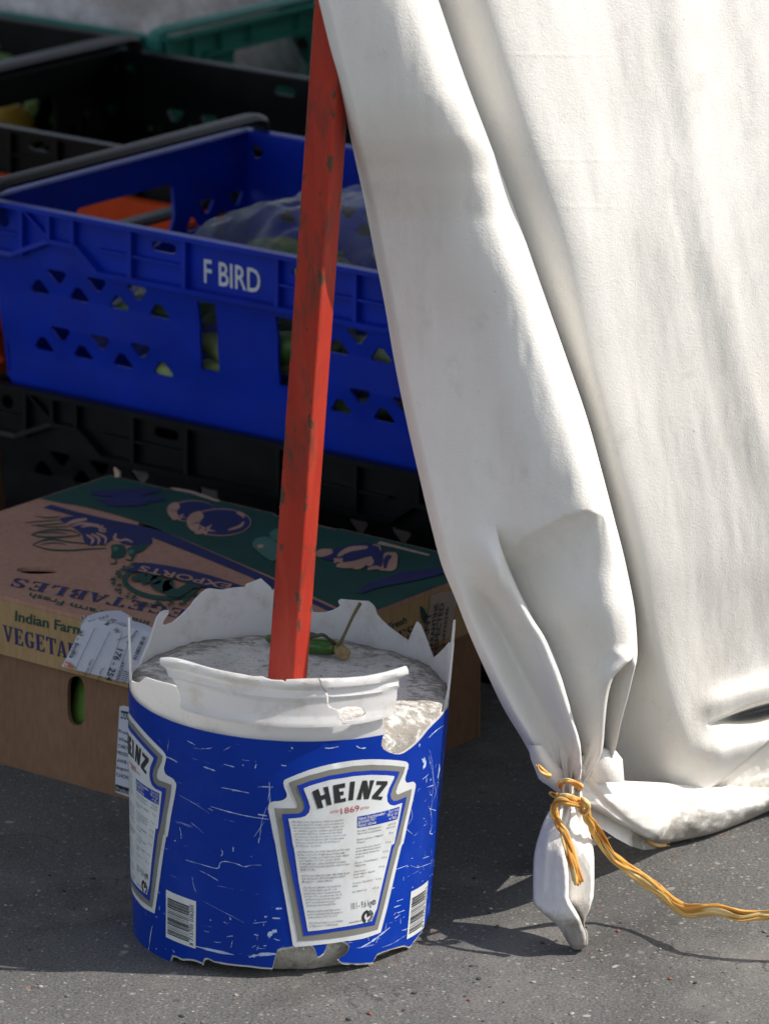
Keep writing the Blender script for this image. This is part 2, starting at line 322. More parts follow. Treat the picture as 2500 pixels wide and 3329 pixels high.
def mat_film(name, tint=(.75, .76, .80), op=.35, rough=.18):
    m = bpy.data.materials.new(name); t, N, L, b = nodes(m)
    b.inputs['Base Color'].default_value = (*tint, 1); b.inputs['Roughness'].default_value = rough; b.inputs['Specular IOR Level'].default_value = .5
    bump(N, L, b, ntex(N, L, 55, 5, .6), .5, .004)
    n0 = ramp(N, [(.35, (op * .45,) * 3), (.72, (min(1, op * 1.5),) * 3)]); L.new(ntex(N, L, 28, 5, .65), n0.inputs[0])
    lw = N.new('ShaderNodeLayerWeight'); lw.inputs[0].default_value = .35; pw = N.new('ShaderNodeMath'); pw.operation = 'POWER'; L.new(lw.outputs['Facing'], pw.inputs[0]); pw.inputs[1].default_value = 2.2
    n = N.new('ShaderNodeMath'); n.operation = 'MULTIPLY_ADD'; n.use_clamp = True; L.new(pw.outputs[0], n.inputs[0]); n.inputs[1].default_value = .30; L.new(n0.outputs[0], n.inputs[2])
    tp = N.new('ShaderNodeBsdfTransparent'); mx = N.new('ShaderNodeMixShader'); L.new(n.outputs[0], mx.inputs[0]); L.new(tp.outputs[0], mx.inputs[1]); L.new(b.outputs[0], mx.inputs[2])
    L.new(mx.outputs[0], N['Material Output'].inputs['Surface']); return m
def mat_raffia():
    m = bpy.data.materials.new('raffia_fibre'); t, N, L, b = nodes(m)
    at = N.new('ShaderNodeVertexColor'); at.layer_name = 'fibre'; sep = N.new('ShaderNodeSeparateColor'); L.new(at.outputs[0], sep.inputs[0])
    r = ramp(N, [(0, (.36, .12, .015)), (.3, (.62, .27, .045)), (.6, (.76, .43, .11)), (1, (.88, .70, .38))]); L.new(sep.outputs[0], r.inputs[0])
    L.new(r.outputs[0], b.inputs['Base Color']); b.inputs['Roughness'].default_value = .55; b.inputs['Specular IOR Level'].default_value = .35
    b.inputs['Subsurface Weight'].default_value = .25; b.inputs['Subsurface Radius'].default_value = (.004, .002, .0008); b.inputs['Subsurface Scale'].default_value = 1
    return m
def plastic(name, c, rough=.42): return simple(name, c, rough, .15, 20, .12, 60, .28, dirt=[.3 * x + .02 for x in c], dscale=11, damt=.35)
ASPH, CANV, RED, CONC, CONCD, WPL, BLUE = mat_asphalt(), mat_canvas(), mat_red_paint(), mat_concrete(), mat_concrete(True), mat_white_plastic(), mat_blue_print()
CR_BLUE = plastic('blue_crate_plastic', (.0012, .026, .40)); CR_BLACK = plastic('black_crate_plastic', (.0022, .0028, .003), .42); CR_GREEN = plastic('green_crate_plastic', (.03, .22, .17)); CR_ORANGE = plastic('orange_crate_plastic', (.62, .075, .012))
BAR = simple('dark_bar', (.014, .012, .012), .5, .2, 40, .2, 120)
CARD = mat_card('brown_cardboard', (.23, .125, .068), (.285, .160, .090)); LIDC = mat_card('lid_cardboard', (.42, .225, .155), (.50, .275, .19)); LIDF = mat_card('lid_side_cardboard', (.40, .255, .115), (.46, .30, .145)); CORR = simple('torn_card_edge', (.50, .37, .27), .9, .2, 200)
P_GREEN = simple('green_ink', (.006, .060, .042), .75, .18, 25); P_NAVY = simple('navy_ink', (.018, .022, .11), .75, .2, 30); P_TAN = simple('bare_card_tan', (.48, .275, .195), .8); P_PALE = simple('pale_green_ink', (.06, .17, .13), .75)
INKB = simple('black_ink', (.018, .018, .02), .6, .1); INKR = simple('red_ink', (.45, .045, .06), .6, .1); INKG = simple('grey_ink', (.13, .13, .14), .6, .1)
PAPER = simple('label_paper', (.62, .63, .70), .65, .05, 60, .1, 40); LWHITE = simple('label_white', (.66, .68, .68), .42, .07, 30, .05, 60, dirt=(.40, .36, .30), dscale=40, damt=.4)
LGREY = simple('label_grey', (.215, .21, .185), .42, .08, 30); LBLUE = simple('label_blue', (.003, .036, .36), .4, .1, 30); STK = simple('sticker_paper', (.72, .60, .52), .7, .06, 40)
SCRW = simple('scraped_white', (.42, .52, .74), .5, .25, 200); ORANGE = simple('orange_logo', (.72, .16, .04), .6)

# ------------------------------------------------------------------ ground
def ground():
    m = MB(); m.add([(-120, -120, 0), (120, -120, 0), (120, 120, 0), (-120, 120, 0)], [(0, 1, 2, 3)])
    tag(m.build('ground', ASPH, smooth_=False), kind='structure')
    # loose grit and chips lying on the asphalt near the camera
    g = MB()
    for i in range(420):
        x, y = random.uniform(-.30, .42), random.uniform(-.33, .12)
        if (x * x + y * y) < .15 ** 2 or y > .02 and x > .18: continue
        s = random.choice((.0006, .0008, .001, .0013, .0018)); g.ball((x, y, s * .35), (s * random.uniform(.8, 1.7), s, s * .6), 6, 4, .5, random.choice((0, 0, 1, 2, 2, 3)), Matrix.Rotation(random.uniform(0, 3), 3, 'Z'), i)
    o = g.build('loose_grit', [simple('grit_dark', (.05, .05, .05), .9), simple('grit_red', (.22, .085, .06), .9), simple('grit_pale', (.34, .32, .29), .9), simple('grit_grey', (.16, .155, .15), .9)], sharp=0)
    tag(o, 'scattered grit on the asphalt', 'grit', kind='stuff'); del o['category']
ground()

# ------------------------------------------------------------------ stall frame directions
YAW = R_(38.5); U = np.array([math.cos(YAW), -math.sin(YAW), 0]); V = np.array([math.sin(YAW), math.cos(YAW), 0]); ZZ = np.array([0, 0, 1.])
FC = np.array([-.0298, .205, 0])                      # front corner of the carton on the ground
def st(u, v, z=0): return FC + U * u + V * v + ZZ * z

# ------------------------------------------------------------------ crates
def tri(s, z, up, k=1.):
    q = [(-.0112, .0035), (-.0095, .0065), (.0095, .0065), (.0112, .0035), (.003, -.0068), (-.003, -.0068)]
    return [(s + a * k, z - b if up else z + b) for a, b in (q if not up else q[::-1])]
def stad(s, z, hw, hh, n=6):
    r = min(hw, hh); o = []
    for cx, a0 in ((hw - r, -90), (-(hw - r), 90)):
        for i in range(n + 1): a = R_(a0 + 180 * i / n); o.append((s + cx + r * math.cos(a), z + r * math.sin(a)))
    return o
def crate_meshes():
    out = {}
    hz = lambda i: ((.123, .109)[i % 2], (.067, .053)[i % 2])
    # long side, facing -Y
    P = [(-.264, .0), (.264, 0), (.277, .005), (.283, .016), (.291, .135), (.297, .150), (.297, .187), (-.297, .187), (-.297, .150), (-.291, .135), (-.283, .016), (-.277, .005)]
    H = [[(s - .0102, .061), (s + .0102, .061), (s + .0102, .127), (s - .0102, .127)] for s in (-.0435, .0435)]
    H += [stad(-.090, .171, .014, .0048), stad(.066, .171, .014, .0048)]
    for i in range(8):
        for sg in (-1, 1):
            s = sg * (.285 - .0253 * i) / 1.09
            if i == 0: continue
            a, b = hz(i); H += [tri(s, a, i % 2), tri(s, b, i % 2)]
    H += [stad(-.277, .168, .007, .008), stad(.277, .168, .007, .008)]
    yw = lambda z: .183 + .011 * min(1, max(0, z / .14)) + (.0012 * math.sin(z * 105) if z < .14 else 0)
    m = MB(); m.sheet([P] + H, lambda s, z, w: (s, -(yw(z) + w), z), .0032, .022)
    fy = lambda s, z, d: (s, -(yw(z) + d), z)
    def rib(a, b, d=.007, t=.0022):
        a, b = np.array(a), np.array(b); e = (b - a) / np.linalg.norm(b - a); nn = np.array([-e[1], e[0]]) * t
        c = [a - nn, b - nn, b + nn, a + nn]; m.add([fy(*p, .0002) for p in c] + [fy(*p, d) for p in c], [(3, 2, 1, 0), (4, 5, 6, 7), (0, 1, 5, 4), (1, 2, 6, 5), (2, 3, 7, 6), (3, 0, 4, 7)])
    band = [(-.297, .139), (-.262, .139), (-.219, .158), (-.187, .158), (-.160, .1365), (.160, .1365), (.187, .158), (.219, .158), (.262, .139), (.297, .139)]
    for a, b in zip(band, band[1:]): rib(a, b, .0085)
    rib((-.2985, .1855), (.2985, .1855), .0105, .0022)
    for s in (-.251, -.219, -.191, -.1245, -.063, .040, .1245, .191, .219, .251, -.2965, .2965):
        z0 = .139 if abs(s) > .24 else (.1585 if abs(s) > .185 else .1385); rib((s, z0), (s, .1835), .0068)
    for a, b in ((-.16, -.1265), (-.1225, -.065), (.042, .1225), (.1265, .16)): rib((a, .1585), (b, .1585), .006, .0012)
    for sg in (-1, 1): rib((sg * .2495, .1825), (sg * .2205, .1605), .0055, .0012); rib((sg * .294, .158), (sg * .253, .158), .005, .0012)
    out['long_side'] = m
    # short end, facing -X (local): built on s = y
    P = [(-.17, 0), (.17, 0), (.181, .006), (.186, .02), (.190, .135), (.196, .15), (.196, .187), (-.196, .187), (-.196, .15), (-.190, .135), (-.186, .02), (-.181, .006)]
    H = [[(-.066, .107), (-.045, .098), (.045, .098), (.066, .107), (.074, .122), (.074, .150), (.070, .155), (-.070, .155), (-.074, .150), (-.074, .122)]]
    for i in range(4):
        for sg in (-1, 1): s = sg * (.172 - .0235 * i); a, b = hz(i); H += [tri(s, a, i % 2), tri(s, b, i % 2)]
    xw = lambda z: .281 + .011 * min(1, max(0, z / .14))
    e = MB(); e.sheet([P] + H, lambda s, z, w: (-(xw(z) + w), -s, z), .0032, .03)
    m2 = m; m = e; fy = lambda s, z, d: (-(xw(z) + d), -s, z)
    for a, b in (((-.196, .139), (-.15, .139)), ((-.15, .139), (-.125, .158)), ((-.125, .158), (.125, .158)), ((.125, .158), (.15, .139)), ((.15, .139), (.196, .139))): rib(a, b, .0075)
    rib((-.196, .1855), (.196, .1855), .010, .0022)
    for s in (-.19, -.15, -.1, -.045, .045, .1, .15, .19): rib((s, .1395 if abs(s) > .149 else .1595), (s, .1835), .006)
    out['end_panel'] = e
    b = MB(); H = [stad(x, y, .034, .011) for x in (-.2, -.1, 0, .1, .2) for y in (-.12, -.06, 0, .06, .12)]
    b.sheet([[(-.281, -.178), (.281, -.178), (.281, .178), (-.281, .178)]] + H, lambda x, y, w: (x, y, .004 + w), .003); out['base'] = b
    c = MB(); pth = [(0, -.205, -.028), (0, -.207, -.008), (0, -.203, 0), (0, -.19, .003), (0, .19, .003), (0, .203, 0), (0, .207, -.008), (0, .205, -.028)]
    c.tube(pth, .0105, 8, squash=.55); out['carry_bar'] = c
    return out
_CM = crate_meshes(); _cme = {}
def crate(uv, z0, plasticm, label, bar_x=.283, bar_z=.198, group='plastic produce crates stacked in the stall', dyaw=.008, barm=None, bars=(-1, 1)):
    t = thing('produce_crate', label, 'crate', st(uv[0], uv[1], z0), (0, 0, -YAW + dyaw), group)
    for nm, mirror in (('long_side', 0), ('long_side', 1), ('end_panel', 0), ('end_panel', 1), ('base', 0)):
        if nm not in _cme: o = _CM[nm].build(nm, plasticm, t, sharp=30); _cme[nm] = o.data
        else: o = bpy.data.objects.new(nm, _cme[nm]); col.objects.link(o); o.parent = t
        o.material_slots[0].link = 'OBJECT'; o.material_slots[0].material = plasticm
        if mirror: o.rotation_euler = (0, 0, math.pi)
    for sg in bars:
        if 'bar' not in _cme: o = _CM['carry_bar'].build('carry_bar', BAR, t); _cme['bar'] = o.data
        else: o = bpy.data.objects.new('carry_bar', _cme['bar']); col.objects.link(o); o.parent = t
        o.material_slots[0].link = 'OBJECT'; o.material_slots[0].material = barm or BAR
        o.location = (sg * bar_x, 0, bar_z)
    t.scale = (1.09, 1, 1.03); t.matrix_basis = Matrix.LocRotScale(t.location, t.rotation_euler, t.scale)
    return t
BC = (-.3625, .62)
crate(BC, 0, CR_BLACK, 'black plastic crate on the ground directly beneath the blue lettered crate', bars=())
blue = crate(BC, .182, CR_BLUE, 'blue plastic crate with white lettering, holding a bag of green vegetables')
m = MB(); yw = -(.1942 + .0004)
text_on(m, 'F BIRD', lambda a, b: (a, yw - .0002, b), -.0445, .146, .0215, .0625, .012)
m.build('lettering', simple('crate_lettering_white', (.62, .64, .68), .6, .1, 80), blue, smooth_=False)
m = MB(); random.seed(3)                                   # pale scuffs where the blue plastic was whitened by knocks
crate((-1.04, .62), .085, CR_ORANGE, 'orange plastic crate beside the left end of the blue crate')
crate((-.90, 1.035), 0, CR_BLACK, 'black plastic crate on the ground beneath the empty black crate', .255, .176)
crate((-.90, 1.035), .134, CR_BLACK, 'empty black plastic crate behind the blue crate')
crate((-1.56, 1.035), 0, CR_BLACK, 'black plastic crate on the ground beneath the crate of green fruit', .255, .176)
crate((-1.56, 1.035), .146, CR_BLACK, 'black plastic crate holding green and yellow fruit', bars=(-1,))
crate((-1.505, 1.46), 0, CR_BLACK, 'black plastic crate on the ground beneath the green crate', .255, .176)
crate((-1.505, 1.46), .146, CR_GREEN, 'green plastic crate at the back, heaped with a clear plastic bag', barm=CR_GREEN, bar_z=.19)

# ------------------------------------------------------------------ produce
GRN = simple('green_fruit_skin', (.10, .19, .018), .45, .3, 25, .15, 90); YEL = simple('yellow_fruit_skin', (.50, .30, .02), .45, .25, 25); POD = simple('pale_green_pod', (.26, .33, .12), .55, .3, 40, .4, 130)
DKG = simple('dark_green_pod', (.05, .11, .022), .5, .3, 40, .4, 130); PALE = simple('pale_produce_skin', (.74, .64, .60), .6, .2, 20)
random.seed(11)
def lathe_fruit(name, label, cat, p, r, mat, group, elong=1.25):
    t = thing(name, label, cat, p, (random.uniform(-.6, .6), random.uniform(-.6, .6), random.uniform(0, 6)), group)
    MB().ball((0, 0, 0), (r, r, r * elong), 18, 12, .14, seed=random.random() * 9).build('fruit_skin', mat, t, sharp=0)
    MB().tube([(0, 0, r * elong * .94), (.001, 0, r * elong * 1.02), (.004, 0, r * elong * 1.16)], [.003, .0022, .0025], 6).build('stalk', BAR, t)
k = 0
for (u_, v_, z_) in ((-1.375, 1.235-.06, .262), (-1.42, 1.21-.06, .262), (-1.40, 1.17, .245), (-1.46, 1.12, .24), (-1.33, 1.10, .235), (-1.55, 1.17, .24), (-1.38, 1.02, .22), (-1.47, 1.03, .22), (-1.56, 1.06, .23), (-1.30, 1.17, .225), (-1.30, .98, .215), (-1.40, .93, .215), (-1.63, 1.12, .23)):
    lathe_fruit('green_fruit', 'plain green fruit heaped in the black crate at the left', 'fruit', st(u_, v_, z_), .041, GRN, 'green fruit in the black crate')
for (u_, v_, z_) in ((-1.275, 1.02, .245), (-1.28, 1.09, .24), (-1.275, .95, .24)):
    lathe_fruit('yellow_fruit', 'yellow fruit glimpsed through the end window of the empty black crate', 'fruit', st(u_, v_, z_), .036, YEL, 'yellow fruit in the black crate')
# bag of long green vegetables in the blue crate
def pod(p, ang, tilt, L, r, mat, label, group):
    t = thing('green_vegetable', label, 'vegetable', p, (0, tilt, ang), group); n = 13; pts = []; rad = []
    bend = random.uniform(-.03, .03)
    for i in range(n):
        s = i / (n - 1); pts.append((L * (s - .5), bend * math.sin(s * math.pi), .004 * math.sin(s * 9))); rad.append(r * (.16 + .84 * math.sin(math.pi * min(1, max(.04, s * .92 + .05))) ** .6))
    MB().tube(pts, rad, 12, rough=lambda i, k: 1 + .10 * math.sin(k * math.pi * 2 / 3) + .05 * math.sin(i * 2.1 + k)).build('vegetable_skin', mat, t, sharp=0)
    MB().tube([(L * .5 - .004, 0, 0), (L * .5 + .008, .001, .002), (L * .5 + .02, .004, .005)], [.004, .0026, .003], 6).build('stalk', DKG, t)
random.seed(21)
for i in range(40):
    a, b = random.uniform(-.235, .20), random.uniform(-.135, .14); h = .018 + .100 * random.random() ** .6
    if a < -.08: h = .02 + (h - .02) * .8
    p = st(BC[0] + a, BC[1] + b, .187 + h + .010 + .030 * max(0, 1 - (a - .05) ** 2 / .03) * (1 if h > .07 else 0))
    if -.13 < a < .16 and i % 3 == 0: p = st(BC[0] + a, BC[1] - .15, .187 + random.uniform(.03, .13))
    lim = abs(a) < .15
    pod(p, -YAW + random.uniform(-.5, .5) * (1 if lim else .3), random.uniform(-.1, .1), random.uniform(.09, .15), random.uniform(.012, .019), random.choice((POD, POD, DKG)), 'long green vegetable inside the clear bag in the blue crate', 'green vegetables in the clear bag')
def film_dome(cx, cy, hx, hy, z0, hfun, nx=64, ny=44, amp=.012, seed=0, sc=22):
    A = np.zeros((ny, nx, 3))
    for j in range(ny):
        for i in range(nx):
            a, b = -1 + 2 * i / (nx - 1), -1 + 2 * j / (ny - 1); q = Vector((a * hx * sc + seed, b * hy * sc, seed))
            h = hfun(a, b); cr = 1 - abs(noise.noise(q)) * 2; cr2 = 1 - abs(noise.noise(q * 2.3 + Vector((5, 1, 0)))) * 2
            A[j, i] = st(cx + a * hx, cy + b * hy, z0 + h + (amp * cr + amp * .5 * cr2) * (1 if h > .03 else .3))
    return A
FILM = mat_film('clear_plastic_film', (.70, .70, .70), .09, .08); FILM2 = mat_film('crinkled_plastic_film', (.86, .84, .86), .6, .10)
t = thing('plastic_bag', 'clear plastic bag of green vegetables in the blue crate', 'bag', st(BC[0], BC[1], .2))
dome = lambda a, b: .030 + .138 * max(0, (1 - abs(a - .12) ** 3.2 * (.9 if a > .12 else .72)) * (1 - abs(b) ** 4)) ** .8
MB().grid(film_dome(BC[0] + .012, BC[1], .262, .165, .2, dome, amp=.013, seed=3, sc=13)).build('film', FILM, t, sharp=0, world=True)
t = thing('plastic_bag', 'crinkled pale plastic bag bulging out of the green crate', 'bag', st(-1.505, 1.46, .2))
dome2 = lambda a, b: .01 + (.20 + .05 * math.sin(a * 3 + 1)) * max(0, (1 - abs(a) ** 5) * (1 - abs(b) ** 4)) ** .6
MB().grid(film_dome(-1.505, 1.46, .272, .172, .16, dome2, amp=.022, seed=9, sc=15)).build('film', FILM2, t, sharp=0, world=True)
MB().grid(film_dome(-1.505, 1.46, .25, .155, .155, lambda a, b: dome2(a, b) * .88, 40, 30, amp=.026, seed=4, sc=24)).build('contents', PALE, t, sharp=0, world=True)
t = thing('plastic_bag', 'pale crumpled plastic bag inside the bottom black crate', 'bag', st(BC[0], BC[1], .02))
MB().grid(film_dome(BC[0] - .13, BC[1] - .02, .13, .15, .012, lambda a, b: .01 + .10 * max(0, (1 - a * a) * (1 - b ** 4)) ** .6, 40, 30, amp=.014, seed=6, sc=20)).build('film', PALE, t, sharp=0, world=True)
t = thing('cardboard_tray', 'dark cardboard tray beyond the green crate', 'tray', st(-1.487, 1.9, 0))
bx = MB()
for lo, hi in (((-.75, -.2, 0), (.75, .2, .012)), ((-.75, -.212, 0), (.75, -.2, .40)), ((-.75, .2, 0), (.75, .212, .40)), ((-.762, -.212, 0), (-.75, .212, .40)), ((.75, -.212, 0), (.762, .212, .40))):
    bx.box(lo, hi)
o = bx.build('tray_walls', CARD, t, smooth_=False); t.rotation_euler.z = -YAW

t = thing('cardboard_tray', 'brown cardboard tray under the orange crate', 'tray', st(-1.04, .62, 0))
bx = MB()
for lo, hi in (((-.30, -.18, 0), (.30, .18, .084)),): bx.box(lo, hi)
bx.build('tray_walls', CARD, t, smooth_=False); t.rotation_euler.z = -YAW
# ------------------------------------------------------------------ vegetable carton
BT, LT, LB = .150, .1585, .1045
carton = thing('cardboard_box', 'printed cardboard vegetable box with a lid, standing on the asphalt behind the bucket', 'box', FC, (0, 0, -YAW))
VB = .318; UL = -.442
def cl(u, v, z): return FC + U * u + V * v + ZZ * z
def lidp(p): return onz(p, LT + .0005)
vf = -.006
def frontp(p, off=0.): return onp(p, FC + V * (vf - .0005 - off), V)
def sidep(p, off=0.): return onp(p, FC + U * (.0065 + off), U)
def bodyp(p, off=.0005): return onp(p, FC - V * off, V)
def uvz(q): d = np.array(q) - FC; return d @ U, d @ V, d[2]
z6 = lambda *c: tr(0, 1520, .5418, *c); z5 = lambda *c: tr(0, 1900, .4214, *c); z4 = lambda *c: tr(900, 1400, .4214, *c)
# body: four walls, the front one with its hand hole
slot = [(uvz(bodyp(p, 0))[0], uvz(bodyp(p, 0))[2]) for p in smooth(z5(590, 708, 630, 725, 652, 790, 655, 900, 655, 1020, 640, 1070, 595, 1090, 550, 1070, 527, 1000, 523, 880, 528, 770, 550, 720), 3)]
wob = lambda u, z: .0016 * noise.noise(Vector((u * 9, z * 12, 2)))
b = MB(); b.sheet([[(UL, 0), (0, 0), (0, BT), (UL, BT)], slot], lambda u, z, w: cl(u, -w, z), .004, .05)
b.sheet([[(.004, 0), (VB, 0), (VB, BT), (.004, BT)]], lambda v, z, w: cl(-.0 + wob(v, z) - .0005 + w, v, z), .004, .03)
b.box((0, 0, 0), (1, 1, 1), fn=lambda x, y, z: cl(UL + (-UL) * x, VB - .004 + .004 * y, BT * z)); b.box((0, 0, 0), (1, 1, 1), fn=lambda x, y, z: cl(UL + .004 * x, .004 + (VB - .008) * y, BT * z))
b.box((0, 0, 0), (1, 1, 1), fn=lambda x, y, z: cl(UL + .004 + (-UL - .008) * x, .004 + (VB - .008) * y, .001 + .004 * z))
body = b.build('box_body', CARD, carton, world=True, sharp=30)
# lid: top with three hand holes, four sides
def lu(p): q = uvz(onz(p, LT)); return q[0], q[1]
holes = [[lu(p) for p in smooth(h, 3)] for h in (z6(838, 330, 900, 320, 960, 335, 985, 380, 960, 405, 915, 415, 865, 408, 832, 370), z6(100, 612, 140, 598, 230, 596, 330, 602, 362, 615, 330, 632, 230, 638, 140, 632), z4(318, 1135, 340, 1105, 400, 1090, 520, 1085, 610, 1093, 636, 1115, 610, 1140, 520, 1148, 400, 1150))]
LV = .331; LU = UL - .006
tp = [(LU, vf), (.006, vf), (.006, LV), (-.17, LV), (-.172, LV - .0035), (-.245, LV - .0035), (-.247, LV), (LU, LV)]
sag = lambda u, v: .0022 * noise.noise(Vector((u * 7, v * 7, 0))) * min(1, 30 * min(u - LU, .006 - u, v - vf, LV - v) + .05) if LU < u < .006 and vf < v < LV else 0
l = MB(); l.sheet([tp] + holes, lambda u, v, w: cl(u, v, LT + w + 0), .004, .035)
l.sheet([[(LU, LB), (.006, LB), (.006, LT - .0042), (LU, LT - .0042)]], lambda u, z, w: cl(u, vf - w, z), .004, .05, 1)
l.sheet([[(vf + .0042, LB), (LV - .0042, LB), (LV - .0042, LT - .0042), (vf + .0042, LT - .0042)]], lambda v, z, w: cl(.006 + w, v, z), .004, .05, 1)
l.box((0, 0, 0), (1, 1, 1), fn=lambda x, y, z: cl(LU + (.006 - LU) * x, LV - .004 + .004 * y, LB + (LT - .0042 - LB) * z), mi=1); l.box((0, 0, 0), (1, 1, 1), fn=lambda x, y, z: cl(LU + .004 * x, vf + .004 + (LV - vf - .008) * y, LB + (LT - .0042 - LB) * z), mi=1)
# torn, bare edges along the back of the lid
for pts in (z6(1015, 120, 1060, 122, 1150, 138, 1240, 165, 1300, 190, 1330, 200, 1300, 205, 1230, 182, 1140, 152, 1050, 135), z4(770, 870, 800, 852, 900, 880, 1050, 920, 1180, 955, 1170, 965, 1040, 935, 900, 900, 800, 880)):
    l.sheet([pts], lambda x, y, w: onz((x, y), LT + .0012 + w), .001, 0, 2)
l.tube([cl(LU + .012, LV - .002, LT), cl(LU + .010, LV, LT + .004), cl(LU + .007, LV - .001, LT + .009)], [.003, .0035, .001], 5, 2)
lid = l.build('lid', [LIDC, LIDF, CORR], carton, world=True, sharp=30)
# artwork on the lid
A = MB(); lay = [0]
def art(pts, mi, sm=0, closed=True):
    pts = smooth(pts, sm) if sm else pts; lay[0] += 1; dz = .0003 + .000018 * lay[0]
    A.sheet([pts], lambda x, y, w: onz((x, y), LT + dz), 0, 0, mi)
def stroke(pts, wd, mi, sm=4):
    P = np.array(smooth(pts, sm, False)); tn = np.gradient(P, axis=0); tn /= np.linalg.norm(tn, axis=1)[:, None] + 1e-9; nn = np.stack([-tn[:, 1], tn[:, 0]], 1)
    ww = wd * (.35 + .65 * np.sin(np.linspace(.15, math.pi - .15, len(P))))[:, None]; lay[0] += 1; dz = .0003 + .000018 * lay[0]
    a, b = P + nn * ww / 2, P - nn * ww / 2; n = len(P)
    A.add([onz(p, LT + dz) for p in np.concatenate([a, b])], [(i, i + 1, n + i + 1, n + i) for i in range(n - 1)], mi)
def lidpx(u, v):                                         # photo pixel of a point of the lid top
    q = cl(u, v, LT) - CAM; k_ = FPX / (q @ _f); return 1250 + q @ _r * k_, 1664.5 - q @ _u * k_
e = .0008
curve = smooth(z6(350, 211, 450, 225, 550, 246, 700, 285, 900, 350, 1100, 428, 1250, 492, 1450, 578, 1600, 640), 3, False) + smooth(z4(200, 1242, 285, 1280, 380, 1322, 480, 1370, 600, 1425, 690, 1466), 3, False)
ue, ve = lu(curve[-1]); us, vs_ = lu(curve[0])
gp = [(LU + e, vs_)] + [lu(p) for p in curve[1:-1]] + [(.0055, ve)]
gp = [lidpx(*q) for q in gp] + [lidpx(.0055, LV - e), lidpx(-.17, LV - e), lidpx(-.172, LV - .005), lidpx(-.245, LV - .005), lidpx(-.247, LV - e), lidpx(LU + e, LV - e)]
art(gp, 0)
art(z6(310, 222, 450, 262, 700, 320, 830, 345, 990, 385, 1200, 475, 1450, 585, 1661, 680) + z4(285, 1300, 380, 1345, 470, 1385, 600, 1440, 590, 1475, 400, 1392, 285, 1338) + z6(1661, 745, 1500, 655, 1300, 572, 1100, 492, 930, 425, 820, 390, 640, 350, 480, 300, 260, 240), 1)
art(z6(360, 312, 400, 296, 470, 292, 560, 300, 650, 320, 760, 360, 850, 385, 905, 415, 917, 440, 900, 465, 830, 472, 740, 460, 690, 432, 640, 455, 600, 462, 540, 470, 505, 440, 492, 400, 430, 352), 1, 3)
for c, wd in ((z6(400, 340, 450, 322, 525, 308), 12), (z6(430, 352, 500, 335, 600, 345), 7), (z6(490, 356, 560, 345, 640, 372), 9), (z6(520, 402, 560, 430, 545, 466), 9), (z6(550, 398, 595, 425, 590, 462), 9), (z6(580, 392, 635, 420, 632, 456), 8), (z6(620, 345, 600, 375, 640, 385), 7), (z6(700, 395, 690, 425, 730, 440), 10), (z6(720, 440, 760, 432, 800, 448), 7)): stroke(c, wd, 2)
for c, wd in ((z6(190, 402, 240, 384, 330, 372, 430, 378, 485, 402), 5), (z6(190, 402, 260, 416, 370, 416, 485, 406), 6), (z6(200, 460, 260, 436, 330, 430, 420, 446, 640, 466), 5), (z6(200, 462, 290, 490, 420, 496, 520, 488, 640, 484), 5), (z6(240, 462, 330, 450, 400, 460), 3), (z6(240, 392, 330, 388, 400, 396), 3), (z6(150, 330, 260, 320, 360, 312), 3), (z6(190, 346, 300, 340, 400, 330), 3), (z6(210, 290, 290, 300, 370, 292), 3), (z6(215, 345, 300, 356, 420, 352), 3)): stroke(c, wd, 0)
art(z6(668, 468, 700, 460, 745, 466, 760, 500, 745, 535, 700, 545, 668, 540, 672, 505), 0, 3); art(z6(775, 520, 765, 490, 800, 470, 890, 462, 860, 500, 820, 515, 800, 545), 0, 3)
stroke(z6(690, 545, 700, 560, 690, 575, 664, 576), 5, 0); stroke(z6(790, 535, 800, 548, 780, 556, 755, 548), 5, 0); art(z6(680, 475, 715, 478, 700, 500, 684, 495), 3, 2); art(z6(765, 500, 800, 492, 805, 512, 775, 518), 3, 2)
def ell(cx, cy, rx, ry, a0=0, a1=360, rot=0, n=28):
    o = []
    for i in range(n + (a1 - a0 < 360)):
        a = R_(a0 + (a1 - a0) * i / n); x, y = rx * math.cos(a), ry * math.sin(a); o += [cx + x * math.cos(rot) - y * math.sin(rot), cy + x * math.sin(rot) + y * math.cos(rot)]
    return o
art(z6(*ell(1158, 262, 139, 66)), 2); art(z6(*ell(1162, 262, 134, 62)), 1); stroke(z6(1075, 222, 1035, 250, 1050, 300), 34, 2)
art(z6(*ell(1325, 328, 184, 83)), 2); art(z6(*ell(1327, 328, 177, 78)), 1); stroke(z6(1215, 275, 1160, 320, 1180, 375), 42, 2); stroke(z6(1465, 325, 1440, 352, 1370, 375), 9, 2); stroke(z6(1420, 268, 1455, 285, 1466, 300), 10, 2)
for cx, cy, s in ((1235, 372, 1.), (1080, 295, .7)):
    art(z6(*[q for i in range(10) for q in (cx + (70 if i % 2 == 0 else 22) * s * math.cos(i * math.pi / 5 + .3), cy + (38 if i % 2 == 0 else 11) * s * math.sin(i * math.pi / 5 + .3))]), 2); stroke(z6(cx, cy, cx - 30 * s, cy + 12 * s, cx - 66 * s, cy + 18 * s), 16 * s, 2); art(z6(*ell(cx, cy, 10 * s, 5 * s, n=8)), 1)
